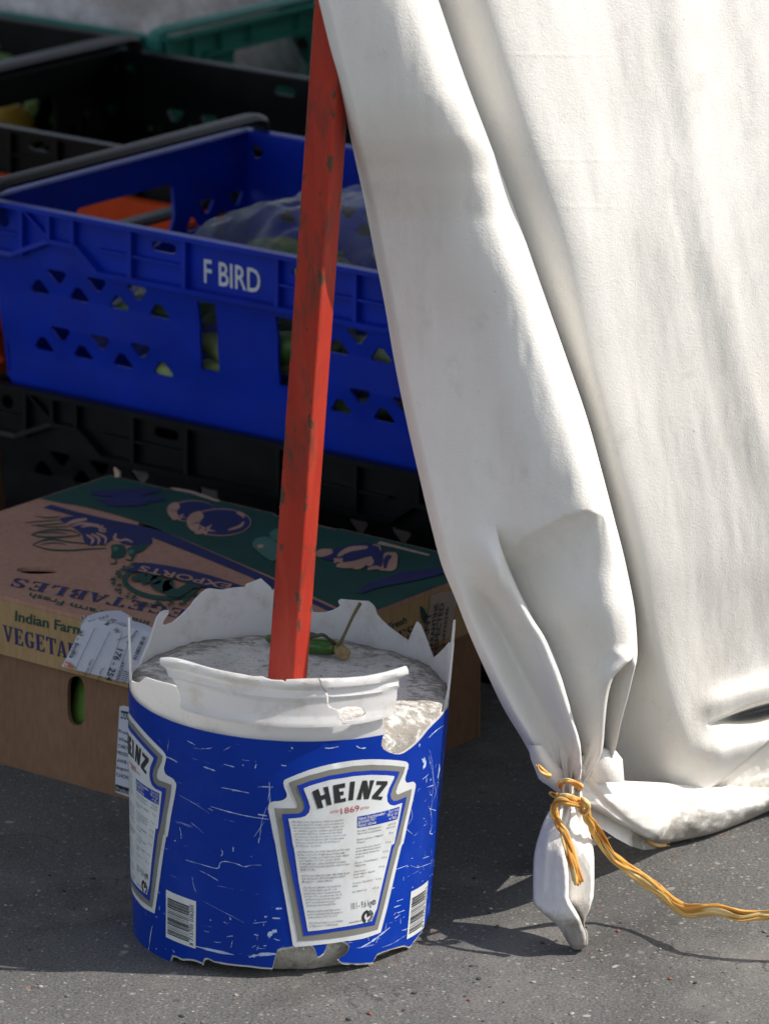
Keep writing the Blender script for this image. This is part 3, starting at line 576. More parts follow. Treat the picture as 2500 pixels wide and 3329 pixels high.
for seed, (x0, x1, yy, hh) in enumerate(((545, 900, 152, 26), (580, 990, 192, 22), (620, 880, 216, 20), (700, 960, 140, 18))):     # brushed ink
    random.seed(seed); up = []; dn = []
    for i in range(12): x = x0 + (x1 - x0) * i / 11; h = hh * (math.sin(math.pi * (i + .7) / 12.4) ** .5); up.append((x, yy - h * random.uniform(.6, 1) - .012 * (x - x0))); dn.append((x + random.uniform(-6, 6), yy + h * random.uniform(.6, 1)))
    art(z6(*[q for p in up + dn[::-1] for q in p]), 1)
art(z4(610, 1245, 700, 1180, 820, 1140, 950, 1095, 1100, 1075, 1250, 1055, 1300, 1070, 1305, 1095, 1180, 1130, 1020, 1165, 880, 1190, 760, 1215, 660, 1255), 1)
art(z4(345, 975, 400, 935, 480, 905, 570, 880, 650, 866, 740, 872, 790, 905, 830, 940, 825, 1000, 805, 1062, 720, 1052, 640, 1046, 560, 1020, 470, 1005, 400, 1000), 1, 3)
art(z4(830, 945, 880, 938, 925, 945, 930, 1000, 920, 1060, 880, 1082, 830, 1080, 790, 1075, 812, 1040, 822, 990), 2, 3); stroke(z4(835, 1062, 840, 1010, 858, 978, 884, 972), 18, 1)
for c, wd in ((z4(318, 970, 340, 945, 430, 930), 26), (z4(470, 968, 560, 915, 700, 898), 16), (z4(460, 1040, 600, 1030, 735, 980), 22), (z4(590, 1060, 640, 1050, 690, 1020), 14), (z4(690, 1030, 720, 1015, 735, 990), 22), (z4(700, 1068, 760, 1055, 800, 1062), 12), (z4(440, 990, 480, 1000, 510, 1018), 12), (z4(440, 1018, 470, 1000, 510, 990), 10), (z4(740, 880, 790, 890, 800, 925), 5)): stroke(c, wd, 2)
art(z6(1515, 460, 1540, 425, 1600, 415, 1665, 450, 1690, 520, 1640, 560, 1580, 530, 1535, 490), 3, 3); art(z6(1545, 465, 1575, 460, 1582, 475, 1555, 483), 2, 2); art(z6(1620, 395, 1660, 365, 1720, 380, 1700, 440, 1640, 430), 3, 3)
# wreath with its letter, and the ribbon
ring = [q for q in ell(965, 692, 232, 100, rot=.10, n=40)]; rin = [q for q in ell(970, 690, 205, 78, rot=.10, n=40)]
lay[0] += 1; dzr = .0003 + .000018 * lay[0]; A.sheet([z6(*ring), z6(*rin)], lambda x, y, w_: onz((x, y), LT + dzr), 0, 0, 0)
random.seed(5)
for i in range(46):
    a = R_(20 + i * 5.2 + random.uniform(-3, 3)); rr = random.uniform(1.02, 1.22); cx, cy = 965 + 240 * rr * math.cos(a), 700 + 106 * rr * math.sin(a) - (20 if math.cos(a) < -.5 else 0)
    s = random.uniform(14, 27); th = random.uniform(0, 6); art(z6(*[q for k_ in range(8) for q in (cx + s * (1 if k_ % 2 == 0 else .5) * math.cos(th + k_ * .785), cy + .5 * s * (1 if k_ % 2 == 0 else .5) * math.sin(th + k_ * .785))]), 0)
stroke(z6(790, 668, 850, 655, 880, 662, 890, 648), 26, 0); stroke(z6(850, 690, 900, 665, 920, 640, 955, 655, 930, 690, 985, 715, 1020, 690, 1005, 730, 1065, 752, 1110, 728, 1160, 702, 1205, 712), 34, 0)
art(z6(720, 612, 815, 598, 795, 570, 900, 572, 1010, 588, 1130, 612, 1260, 645, 1400, 690, 1500, 725, 1485, 760, 1380, 742, 1290, 728, 1230, 716, 1140, 690, 1010, 652, 920, 636, 840, 628), 1)
artwork = A.build('printed_artwork', [P_GREEN, P_NAVY, P_TAN, P_PALE], lid, smooth_=False)
ivc = np.array(carton.matrix_basis.inverted())
def relocal(o):                                          # grandchildren were built in world space
    me = o.data; a = np.empty(len(me.vertices) * 3); me.vertices.foreach_get('co', a); a = a.reshape(-1, 3) @ ivc[:3, :3].T + ivc[:3, 3]; me.vertices.foreach_set('co', a.ravel()); me.update()
relocal(artwork)
# lettering: slab-serif stencil capitals for the big word, plain capitals elsewhere
ST = {'V': [[(.0, 1), (.36, 1), (.36, .93), (.30, .93), (.50, .30), (.50, .0), (.42, 0), (.10, .93), (0, .93)], [(.60, 1), (.94, 1), (.94, .93), (.86, .93), (.58, .06), (.54, .0), (.54, .34), (.70, .93), (.60, .93)]],
 'E': [[(.06, 0), (.06, .07), (.14, .07), (.14, .93), (.06, .93), (.06, 1), (.40, 1), (.40, 0)], [(.45, 1), (.86, 1), (.86, .74), (.79, .74), (.72, .90), (.45, .93)], [(.45, 0), (.88, 0), (.88, .28), (.81, .28), (.74, .10), (.45, .07)], [(.45, .46), (.60, .46), (.60, .36), (.66, .36), (.66, .66), (.60, .66), (.60, .54), (.45, .54)]],
 'G': [[(.42, 1), (.42, .92), (.32, .72), (.32, .28), (.42, .08), (.42, 0), (.22, .06), (.08, .25), (.04, .5), (.08, .75), (.22, .94)], [(.47, 1), (.66, .97), (.76, .92), (.78, 1), (.84, 1), (.84, .68), (.77, .68), (.68, .86), (.47, .92)], [(.47, .0), (.68, .03), (.86, .08), (.86, .38), (.92, .38), (.92, .45), (.52, .45), (.52, .38), (.62, .38), (.62, .12), (.47, .08)]],
 'T': [[(.33, 0), (.33, .07), (.38, .07), (.38, 1), (.62, 1), (.62, .07), (.68, .07), (.68, 0)], [(.04, 1), (.34, 1), (.34, .93), (.22, .90), (.12, .72), (.04, .72)], [(.96, 1), (.66, 1), (.66, .93), (.78, .90), (.88, .72), (.96, .72)]],
 'A': [[(0, 0), (.30, 0), (.30, .07), (.22, .07), (.44, .82), (.44, 1), (.40, 1), (.08, .07), (0, .07)], [(.48, 1), (.58, 1), (.90, .07), (.98, .07), (.98, 0), (.56, 0), (.56, .07), (.63, .07), (.48, .66)], [(.31, .26), (.54, .26), (.52, .33), (.33, .33)]],
 'B': [[(.04, 0), (.04, .07), (.12, .07), (.12, .93), (.04, .93), (.04, 1), (.38, 1), (.38, 0)], [(.43, 1), (.68, .98), (.80, .86), (.80, .66), (.68, .55), (.43, .53), (.43, .60), (.54, .66), (.58, .76), (.54, .88), (.43, .93)], [(.43, .48), (.70, .47), (.86, .36), (.86, .14), (.72, .02), (.43, 0), (.43, .07), (.56, .12), (.62, .25), (.56, .38), (.43, .42)]],
 'L': [[(.06, 0), (.06, .07), (.14, .07), (.14, .93), (.06, .93), (.06, 1), (.48, 1), (.48, .93), (.40, .93), (.40, 0)], [(.45, 0), (.86, 0), (.86, .36), (.79, .36), (.70, .12), (.45, .07)]],
 'S': [[(.46, 1), (.46, .92), (.32, .84), (.32, .72), (.46, .62), (.46, .44), (.20, .56), (.08, .72), (.14, .92), (.30, 1)], [(.51, 1), (.64, .96), (.72, 1), (.78, 1), (.80, .68), (.73, .68), (.66, .86), (.51, .92)], [(.51, .60), (.72, .50), (.86, .34), (.82, .10), (.66, 0), (.51, 0), (.51, .08), (.62, .14), (.62, .28), (.51, .42)], [(.46, 0), (.32, .03), (.20, 0), (.13, 0), (.10, .34), (.17, .34), (.26, .14), (.46, .08)]]}
def stencil(mb, word, B0, B1, T0, skip=0, mi=0, sh=0.):
    B0, B1, T0 = (np.array(q, float) for q in (B0, B1, T0)); n = len(word)
    for i, ch in enumerate(word):
        if i < skip: continue
        for j, pl in enumerate(ST[ch]): mb.sheet([pl if True else 0], lambda x, y, w_: B0 + (B1 - B0) * ((i + x * .97) / n) + (T0 - B0) * y, 0, 0, mi)
T = MB()
P0, P1 = onz(z6(1225, 915)[0], LT + .0006), onz(z6(48, 690)[0], LT + .0006); base0 = onz(z6(1265, 880)[0], LT + .0006); base1 = onz(z6(75, 655)[0], LT + .0006)
stencil(T, 'VEGETABLES', base0, base1, P0 + (onz(z6(1235, 945)[0], LT + .0006) - P0) * .55, 0, 1)
text_px(T, 'Farm Fresh', lidp, z6(622, 858)[0], z6(185, 750)[0], z6(606, 884)[0], .012, 0); text_px(T, 'Indian', lidp, z6(900, 922)[0], z6(700, 876)[0], z6(884, 948)[0], .012, 0)
text_px(T, 'EXPORTS', lambda p: onz(p, LT + .0026), z6(1395, 700)[0], z6(850, 588)[0], z6(1372, 730)[0], .02, 2)
lt1 = T.build('lettering', [P_GREEN, P_NAVY, P_TAN, INKB], lid, smooth_=False); relocal(lt1); T = MB()
text_px(T, 'Indian Farm', frontp, z6(92, 918)[0], z6(500, 1008)[0], z6(95, 860)[0], .02, 0)
text_px(T, 'Fresh', frontp, z6(540, 1017)[0], z6(740, 1061)[0], z6(543, 959)[0], .02, 0)
vb0, vb1 = frontp(z6(22, 1040)[0]), frontp(z6(672, 1219)[0]); stencil(T, 'VEGETABLES', vb0, vb1, frontp(z6(18, 942)[0]), 0, 1)
lt2 = T.build('lettering', [P_GREEN, P_NAVY, P_TAN, INKB], lid, smooth_=False); relocal(lt2); T = MB()
text_px(T, 'Indian Farm Fresh', sidep, z4(520, 1690)[0], z4(1003, 1482)[0], z4(518, 1638)[0], .02, 0)
stencil(T, 'VEGETABLES', sidep(z4(420, 1890)[0]), sidep(z4(1065, 1580)[0]), sidep(z4(418, 1800)[0]), 0, 3)
art_leaf = z4(1105, 1355, 1140, 1380, 1155, 1430, 1140, 1490, 1115, 1440); T.sheet([smooth(art_leaf, 3)], lambda x, y, w_: sidep((x, y), .0002), 0, 0, 0)
lett = T.build('lettering', [P_GREEN, P_NAVY, P_TAN, INKB], lid, smooth_=False); relocal(lett)
# air freight label folded over the lid edge
pap = MB(); fold = z5(640, 308, 700, 318, 790, 336, 880, 356, 1000, 384, 1120, 414, 1215, 440)
topl = z5(650, 265, 700, 246, 760, 225, 840, 215, 930, 212, 985, 240, 1020, 262, 1025, 290, 1080, 305, 1130, 320, 1180, 345)
zl = LT + .0014
ful = [(uvz(frontp(p, .001))[0]) for p in fold]
frt = [(uvz(frontp(p, .001))[0], uvz(frontp(p, .001))[2]) for p in z5(478, 632, 520, 560, 560, 480, 600, 400, 625, 345, 640, 318)]
frt = frt[:-1] + [(frt[-1][0], LT + .0012)] + [(ful[-1] + .02, LT + .0012)] + [(uvz(frontp(p, .001))[0], uvz(frontp(p, .001))[2]) for p in z5(1240, 810, 955, 757, 800, 712, 590, 660)]
pap.sheet([frt], lambda u, z, w_: cl(u, vf - .0016 - .0012 * max(0, noise.noise(Vector((u * 60, z * 60, 3)))), z), .0003, .008)
tl = [lu(p) for p in topl]; q0 = (frt[5][0], vf - .0016); pap.sheet([[q0, (ful[-1] + .02, vf - .0016)] + [(a, b_) for a, b_ in tl[::-1]]], lambda u, v, w_: cl(u, v, LT + .0012 + .0018 * max(0, noise.noise(Vector((u * 50, v * 50, 7)))) * min(1, max(0, (v - vf) * 60))), .0003, .008)
label = pap.build('air_freight_label', PAPER, lid, smooth_=True, weld=.0004); relocal(label)
X = MB(); fp = lambda p: frontp(p, .0034); tpx = lambda p: onz(p, LT + .0036)
text_px(X, 'al - India', fp, z5(620, 350)[0], z5(535, 565)[0], z5(650, 362)[0], .015)
text_px(X, '176 - 254', fp, z5(908, 492)[0], z5(815, 735)[0], z5(950, 508)[0], .015)
text_px(X, 'LGW', tpx, z5(912, 300)[0], z5(952, 330)[0], z5(950, 292)[0], .01); text_px(X, 'W', fp, z5(868, 345)[0], z5(895, 380)[0], z5(905, 335)[0], .01)
text_px(X, 'BOM', tpx, z5(868, 262)[0], z5(800, 306)[0], z5(905, 275)[0], .01); text_px(X, 'EFL GL', tpx, z5(835, 236)[0], z5(668, 282)[0], z5(838, 250)[0], .008)
text_px(X, 'Destination:', fp, z5(985, 395)[0], z5(892, 430)[0], z5(1003, 402)[0]); text_px(X, 'AirWayBill', fp, z5(1050, 350)[0], z5(975, 450)[0], z5(1074, 358)[0], .008)
text_px(X, 'Total Weight', fp, z5(704, 572)[0], z5(645, 715)[0], z5(726, 578)[0]); text_px(X, 'Total Pieces', fp, z5(786, 640)[0], z5(740, 760)[0], z5(806, 646)[0]); text_px(X, '4979900', fp, z5(940, 590)[0], z5(892, 745)[0], z5(966, 600)[0])
for a, b_ in (((735, 335), (585, 655)), ((850, 365), (690, 695)), ((945, 375), (815, 730)), ((1010, 400), (900, 740))):
    pa, pb = np.array(fp(z5(*a)[0])), np.array(fp(z5(*b_)[0])); dn = np.cross(pb - pa, V); dn = dn / np.linalg.norm(dn) * .00022; X.add([pa - dn, pb - dn, pb + dn, pa + dn], [(0, 1, 2, 3)])
random.seed(8); y_ = 0
while y_ < 1:
    wd = random.choice((.02, .035, .05)); a0 = np.array(fp(z5(1100 - 75 * y_, 400 + 170 * y_)[0])); ax = np.array(fp(z5(1128 - 75 * y_, 410 + 170 * y_)[0])) - a0; dd = (np.array(fp(z5(1025, 570)[0])) - np.array(fp(z5(1100, 400)[0]))) * wd
    X.add([a0, a0 + ax, a0 + ax + dd, a0 + dd], [(0, 1, 2, 3)]); y_ += wd + random.choice((.02, .03, .05))
for i in range(6): a0 = np.array(fp(z5(935 + 4 * i, 750 - 16 * i)[0])); ax = np.array(fp(z5(965, 735)[0])) - np.array(fp(z5(935, 725)[0])); dd = np.array(fp(z5(940, 742)[0])) - np.array(fp(z5(943, 750)[0])); X.add([a0, a0 + ax * 1.5, a0 + ax * 1.5 + dd * .7, a0 + dd * .7], [(0, 1, 2, 3)])
X.sheet([z5(508, 590, 545, 612, 578, 655, 500, 632)], lambda x, y, w_: fp((x, y)) - V * 0, 0, 0, 1); text_px(X, 'e', lambda p: frontp(p, .0037), z5(502, 618)[0], z5(522, 634)[0], z5(515, 596)[0], .03, 2)
x = X.build('label_lettering', [INKB, ORANGE, PAPER], lid, smooth_=False); relocal(x)
# inspection sticker on the right side of the lid
k_ = MB(); k_.sheet([[(uvz(sidep(p))[1], min(uvz(sidep(p))[2], LT)) for p in z4(1185, 1275, 1250, 1250, 1370, 1235, 1385, 1300, 1325, 1590, 1180, 1650, 1135, 1640, 1160, 1450)]], lambda v, z, w_: cl(.0072, v, z), .0004)
s_ = k_.build('inspection_sticker', STK, lid, smooth_=False); relocal(s_)
X = MB(); sp = lambda p: onp(p, FC + U * .0076, U)
for s, a, b_, t_ in (('PLANT', (1150, 1720), (1192, 1395), (1118, 1735)), ('QUARANTINE', (1192, 1770), (1248, 1330), (1160, 1785)), ('INSPECTED', (1232, 1745), (1290, 1325), (1200, 1757)), ('529735246', (1290, 1660), (1325, 1360), (1270, 1668))): text_px(X, s, sp, z4(*a)[0], z4(*b_)[0], z4(*t_)[0], .02)
x = X.build('sticker_lettering', INKB, lid, smooth_=False); relocal(x)
# product sticker on the front of the body
bp = lambda p: onp(p, FC - V * .0012, V); k_ = MB()
k_.sheet([smooth(z5(925, 940, 960, 935, 1080, 965, 1090, 1000, 1060, 1640, 1040, 1655, 900, 1605, 888, 1590, 890, 1560), 1)], lambda x, y, w_: onp((x, y), FC - V * (.0006 - w_), V), .0003)
s_ = k_.build('product_sticker', PAPER, body, smooth_=False); relocal(s_)
X = MB()
X.sheet([z5(935, 972, 1075, 1000, 1072, 1062, 930, 1032)], lambda x, y, w_: bp((x, y))); X.sheet([z5(893, 1540, 1062, 1592, 1058, 1640, 890, 1590)], lambda x, y, w_: bp((x, y)))
b2 = lambda p: onp(p, FC - V * .0015, V); text_px(X, 'MANGO', b2, z5(932, 1028)[0], z5(1060, 1058)[0], z5(934, 985)[0], .01, 1); text_px(X, 'Produce of', b2, z5(900, 1588)[0], z5(1040, 1632)[0], z5(902, 1560)[0], 0, 1)
for i, s in enumerate(('Product', 'Weight', 'CARTON', 'PRODUCE', 'AWB No', 'Importer', 'CHOICE')):
    y = (1142, 1203, 1255, 1308, 1368, 1422, 1478)[i]; text_px(X, s, bp, z5(918 - i * 3, y)[0], z5(1040 - i * 3, y + 36)[0], z5(919 - i * 3, y - 27)[0], .006)
x = X.build('sticker_lettering', [INKB, PAPER], body, smooth_=False); relocal(x)
gp_ = cl(*(lambda q: (q[0] - .012, .035, q[2] - .012))(uvz(bodyp(z5(600, 930)[0]))))
t = thing('green_gourd', 'green vegetable seen through the hand hole of the box', 'vegetable', gp_, (0, R_(12), 0))
MB().ball((0, 0, 0), (.02, .022, .05), 16, 12, .1).build('gourd_skin', simple('gourd_green', (.16, .30, .05), .5, .2, 30), t, sharp=0); MB().tube([(0, 0, .046), (.002, 0, .056), (.006, 0, .064)], [.004, .003, .0035], 6).build('stalk', DKG, t)

# ------------------------------------------------------------------ bucket of concrete
TILT = R_(2.3); B0 = Vector((0, 0, .0035))
bucket = thing('concrete_bucket', 'battered blue food bucket with torn white rim, filled with concrete around the red pole', 'bucket', B0, (0, TILT, 0))
_Rm = np.array(bucket.matrix_basis)[:3, :3]; R0 = .1275
rad = lambda h: .1182 + .0430 * h
def cyl(p, far=False):                                   # photo pixel -> (arc length, height) on the bucket's wall
    o = _Rm.T @ (CAM - np.array(B0)); d = _Rm.T @ ray(*p); d = d / np.linalg.norm(d); k = .0430
    a = d[0] ** 2 + d[1] ** 2 - (k * d[2]) ** 2; g = .1182 + k * o[2]
    b = o[0] * d[0] + o[1] * d[1] - g * k * d[2]; c = o[0] ** 2 + o[1] ** 2 - g * g; q = max(0, b * b - a * c) ** .5
    t = (-b + q) / a if far else (-b - q) / a; x = o + d * t
    return R0 * math.atan2(x[0], -x[1]), x[2]
def wall(off): 
    def fn(s, h, w): a = s / R0; r = rad(h) + off + w; return (r * math.sin(a), -r * math.cos(a), h)
    return fn
TW = math.pi * R0
zt = lambda *c: tr(350, 1800, .7225, *c); zl4 = lambda *c: tr(390, 2700, .2079, *c); zb2 = lambda *c: tr(860, 2740, .3010, *c); zr3 = lambda *c: tr(1150, 2100, .2107, *c)
near = lambda P: [cyl(p) for p in P]; far_ = lambda P: [cyl(p, True) for p in P]
random.seed(4)
hid = lambda a, b, h, n, j=.004: [(R0 * R_(a + (b - a) * i / n), h + random.uniform(-j, j)) for i in range(n + 1)]
bot = hid(-179.9, -97, .014, 14, .003) + near(zl4(165, 1580, 190, 1640, 220, 1700, 260, 1760, 300, 1812, 350, 1872, 400, 1922, 450, 1958, 500, 1992, 555, 2028, 610, 2064, 655, 2088, 700, 2112, 745, 2145, 790, 2178, 822, 2163, 800, 2128, 790, 2095, 798, 2030, 812, 1975, 830, 1938, 870, 1950, 905, 1962, 950, 1985, 1000, 2002, 1050, 1998, 1100, 2000, 1150, 2008, 1200, 2020, 1250, 2040, 1288, 2056, 1300, 2078, 1308, 2030, 1325, 1995, 1345, 1985, 1390, 1988)
     + zt(440, 1198 - 1e-3) [:0] + tr(350, 2250, .7225, 480, 1209, 510, 1213, 540, 1219, 590, 1225, 640, 1229, 690, 1236, 742, 1240, 752, 1200, 762, 1166)
     + zb2(140, 1150, 175, 1132, 240, 1126, 310, 1112, 345, 1094, 380, 1083, 440, 1070, 475, 1076, 500, 1090, 525, 1112, 545, 1145, 560, 1185, 570, 1228, 600, 1214, 640, 1185, 660, 1140, 668, 1090, 655, 1050, 690, 1022, 720, 1010, 760, 1014, 800, 1028, 850, 1055, 900, 1088, 920, 1112, 905, 1160, 880, 1195, 845, 1222, 795, 1252, 815, 1275, 845, 1288, 900, 1292, 950, 1296, 1000, 1294, 1050, 1296, 1110, 1288, 1168, 1286, 1180, 1255, 1195, 1225, 1215, 1192, 1270, 1170, 1350, 1142, 1430, 1120, 1500, 1100, 1530, 1108, 1562, 1116, 1585, 1095, 1600, 1065)) + hid(79, 179.9, .012, 16, .003)
def boundary_h(): return [cyl(p) for p in zt(110, 632, 150, 666, 200, 700, 260, 733, 330, 764, 410, 788, 500, 808, 600, 824, 700, 836, 780, 843, 850, 847, 920, 847, 1000, 845, 1100, 838, 1170, 827, 1233, 813)]
BH = boundary_h(); HB = float(np.mean([h for _, h in BH[3:-1]]))
bite = near(zt(1240, 813, 1232, 840, 1230, 862, 1240, 880, 1262, 892, 1290, 901, 1312, 902, 1330, 896, 1360, 876, 1390, 850, 1415, 822, 1440, 790, 1465, 764, 1490, 740, 1515, 708))
top = ([(R0 * R_(180) * .9997, .262)] + far_(zt(925, 262, 950, 264, 980, 262, 1010, 254, 1035, 242, 1048, 230, 1042, 218, 1040, 210, 1050, 203, 1080, 206, 1120, 209, 1150, 211, 1175, 212, 1195, 228, 1207, 245, 1213, 270, 1235, 296, 1260, 320, 1290, 344, 1320, 366, 1345, 383, 1358, 393, 1378, 345, 1397, 305, 1412, 322, 1430, 365, 1450, 420, 1470, 470)))
s_r = [(R0 * R_(100), .232), (R0 * R_(97.5), .216), (R0 * R_(96), .222), (R0 * R_(94.5), .252), (R0 * R_(93), .256), (R0 * R_(91.8), .250), (R0 * R_(90.5), .226), (R0 * R_(89.5), .214), (R0 * R_(88), .238), (R0 * R_(87), .241), (R0 * R_(85.8), .215), (R0 * R_(83), .206)]
front_top = near(zt(1300, 597)[:0]) + [(BH[-1][0], HB + .012), (BH[-1][0] - .004, HB + .02)] + near(zt(1180, 760, 1000, 775, 760, 775, 520, 740, 360, 700, 330, 650, 312, 600, 290, 590, 262, 583, 230, 576, 200, 566, 170, 556, 155, 570, 140, 580, 118, 578))
s_l = [(-R0 * R_(80), .205), (-R0 * R_(83), .212), (-R0 * R_(85), .236), (-R0 * R_(86.5), .252), (-R0 * R_(88), .246), (-R0 * R_(90), .226), (-R0 * R_(93), .216)]
back_l = far_(zt(130, 545, 140, 500, 155, 462, 170, 425, 186, 390, 198, 350, 208, 318, 220, 285, 236, 262, 254, 254, 270, 253, 268, 268, 258, 283, 246, 300, 243, 320, 262, 318, 290, 308, 312, 290, 332, 273, 352, 252, 372, 233, 386, 212, 402, 194, 420, 175, 440, 160, 458, 155, 475, 157, 500, 160, 520, 161, 560, 153, 600, 149, 620, 148, 622, 138, 628, 134, 660, 122, 690, 110, 712, 130, 735, 150, 742, 166)) + [(-R0 * R_(180) * .9997, .262)]
wallpoly = bot + top[:0] + [(TW * .9997, .262)] + top[1:] + s_r + bite[::-1] + front_top + s_l + back_l
wp = [(s, h - (.0018 + .0014 * noise.noise(Vector((s * 300, 1, 0))) if h < .1 else 0)) for s, h in wallpoly]
MB().sheet([wp], wall(0), .0017, .007).build('bucket_wall', WPL, bucket, sharp=50)
wrap = bot + [(TW * .9997, .19), (R0 * R_(86), .19)] + bite[::-1] + [(s, HB) for s, h in BH[::-1]] + [(-R0 * R_(86), HB), (-TW * .9997, HB)]
W = MB(); W.sheet([wrap], wall(.0006), 0, .007)
# scratches that went through the print: thin lines wherever the photo shows long ones
def scratch(P, wd, off=.0009, mi=1, fn=cyl):
    P = [np.array(fn(p)) for p in smooth(P, 4, False)]; P = np.array(P); tn = np.gradient(P, axis=0); tn /= np.linalg.norm(tn, axis=1)[:, None] + 1e-9; nn = np.stack([-tn[:, 1], tn[:, 0]], 1)
    ww = wd * np.array([random.uniform(.25, 1) * math.sin(math.pi * (i + .6) / (len(P) + .2)) ** .5 for i in range(len(P))])[:, None]
    a, b = P + nn * ww / 2, P - nn * ww / 2; n = len(P); f = wall(off); W.add([f(q[0], q[1], 0) for q in np.concatenate([a, b])], [(i, i + 1, n + i + 1, n + i) for i in range(n - 1)], mi)
zA = lambda *c: tr(380, 2280, .4069, *c); zB = lambda *c: tr(850, 2400, .3612, *c); zC = lambda *c: tr(350, 2250, .7225, *c)
for c, wd in ((zA(395, 440, 440, 455, 492, 485), .0014), (zA(500, 745, 620, 810, 750, 895), .0005), (zA(755, 838, 900, 880, 1050, 915, 1215, 940), .0012), (zA(600, 965, 700, 1050), .0006), (zA(510, 1005, 520, 1050, 522, 1095), .0012), (zA(558, 1265, 680, 1300, 808, 1332, 830, 1290, 870, 1276, 960, 1295, 1020, 1318, 1080, 1306, 1160, 1306), .0011), (zA(840, 1180, 850, 1210, 838, 1235), .0010), (zA(670, 1350, 740, 1385, 815, 1430), .0009), (zA(690, 1590, 860, 1680, 1020, 1765), .0004), (zA(1220, 640, 1222, 720, 1210, 790), .0008), (zA(1200, 840, 1160, 960, 1145, 1100), .0005), (zA(840, 685, 940, 705, 1060, 730), .0009), (zA(1130, 680, 1250, 682), .0008), (zA(640, 1955, 760, 1985, 940, 2022), .0030), (zA(1060, 2040, 1150, 2020, 1270, 2015), .0034), (zA(295, 1790, 280, 1860, 268, 1960, 258, 2000), .0016), (zA(110, 1800, 150, 1900, 250, 1990, 400, 2090), .0016), (zA(680, 375, 730, 375, 768, 368), .0007), (zA(860, 390, 915, 358), .0006), (zA(570, 312, 630, 345), .0010), (zA(1180, 960, 1100, 1080), .0006), (zA(610, 1400, 620, 1470, 640, 1520), .0007), (zA(1090, 1770, 1200, 1758), .0007), (zA(1130, 900, 1200, 912), .0016), (zA(700, 520, 790, 552), .0014), (zA(860, 500, 945, 522), .0011), (zA(1005, 465, 1060, 472), .0007),
              (zB(570, 85, 620, 86, 690, 72), .0013), (zB(850, 66, 885, 86, 935, 84), .0016), (zB(1500, 100, 1525, 200, 1535, 350, 1530, 500, 1510, 700), .0005), (zB(1640, 90, 1600, 300, 1560, 480, 1515, 640), .0005), (zB(1455, 170, 1465, 215, 1445, 262), .0042), (zB(1590, 230, 1590, 290, 1575, 350), .0036), (zB(1490, 600, 1520, 690, 1515, 860), .0006), (zB(1310, 780, 1350, 700, 1330, 600), .0005), (zB(1330, 1140, 1400, 1160, 1520, 1120), .0006), (zB(1200, 1180, 1310, 1140), .0007), (zB(890, 1880, 980, 1830, 1060, 1770, 1150, 1700), .0024), (zB(1080, 1880, 1180, 1840, 1290, 1770), .0006), (zB(1185, 1520, 1245, 1500), .0011), (zB(1215, 1570, 1280, 1545), .0010), (zB(1190, 1620, 1240, 1585), .0010), (zB(1210, 1465, 1265, 1445), .0010), (zB(60, 1780, 100, 1740, 140, 1730), .0050), (zB(130, 1530, 185, 1528), .0020), (zB(100, 1615, 170, 1618), .0014), (zB(1270, 690, 1290, 800, 1350, 860), .0006), (zB(1530, 780, 1505, 850, 1530, 860), .0014), (zB(1480, 440, 1540, 420), .0010), (zB(1500, 630, 1560, 650), .0012), (zB(1440, 1080, 1500, 1060), .0006), (zB(75, 460, 80, 560, 60, 640), .0008), (zB(0, 430, 80, 432), .0005), (zB(180, 240, 225, 245), .0013), (zB(1280, 1730, 1330, 1680, 1355, 1600), .0010), (zB(1340, 1650, 1330, 1720, 1300, 1800), .0022),
              (zC(1440, 285, 1460, 380, 1478, 480), .0005), (zC(1410, 300, 1425, 320, 1415, 345), .0040), (zC(1488, 330, 1480, 390), .0034), (zC(1505, 150, 1470, 175, 1440, 205), .0012)): scratch(c, wd)
random.seed(12)
for i in range(150):                                     # short nicks, thickest round the foot and on the exposed right side
    s, h = random.uniform(-R0 * 1.45, R0 * 1.45), random.uniform(.028, HB - .008)
    if i > 28: s, h = (random.uniform(-R0 * 1.4, R0 * 1.4), .022 + .03 * random.random() ** 2) if i % 2 else (random.uniform(.098, R0 * 1.5), random.uniform(.03, .15))
    L_, a = random.choice((.002, .003, .004, .006, .009)) * random.uniform(.6, 1.3), random.choice((random.uniform(-.5, .5), random.uniform(-.4, .4), random.uniform(1, 2)))
    P = [(s + L_ * t * math.cos(a), h + L_ * t * math.sin(a) + .0004 * math.sin(t * 3 + i)) for t in (-.5, -.2, .1, .5)]; scratch(P, random.choice((.0004, .0006, .0008, .0012)), .00085, 1, lambda p: p)
W.build('printed_wrap', [BLUE, SCRW], bucket, sharp=50)
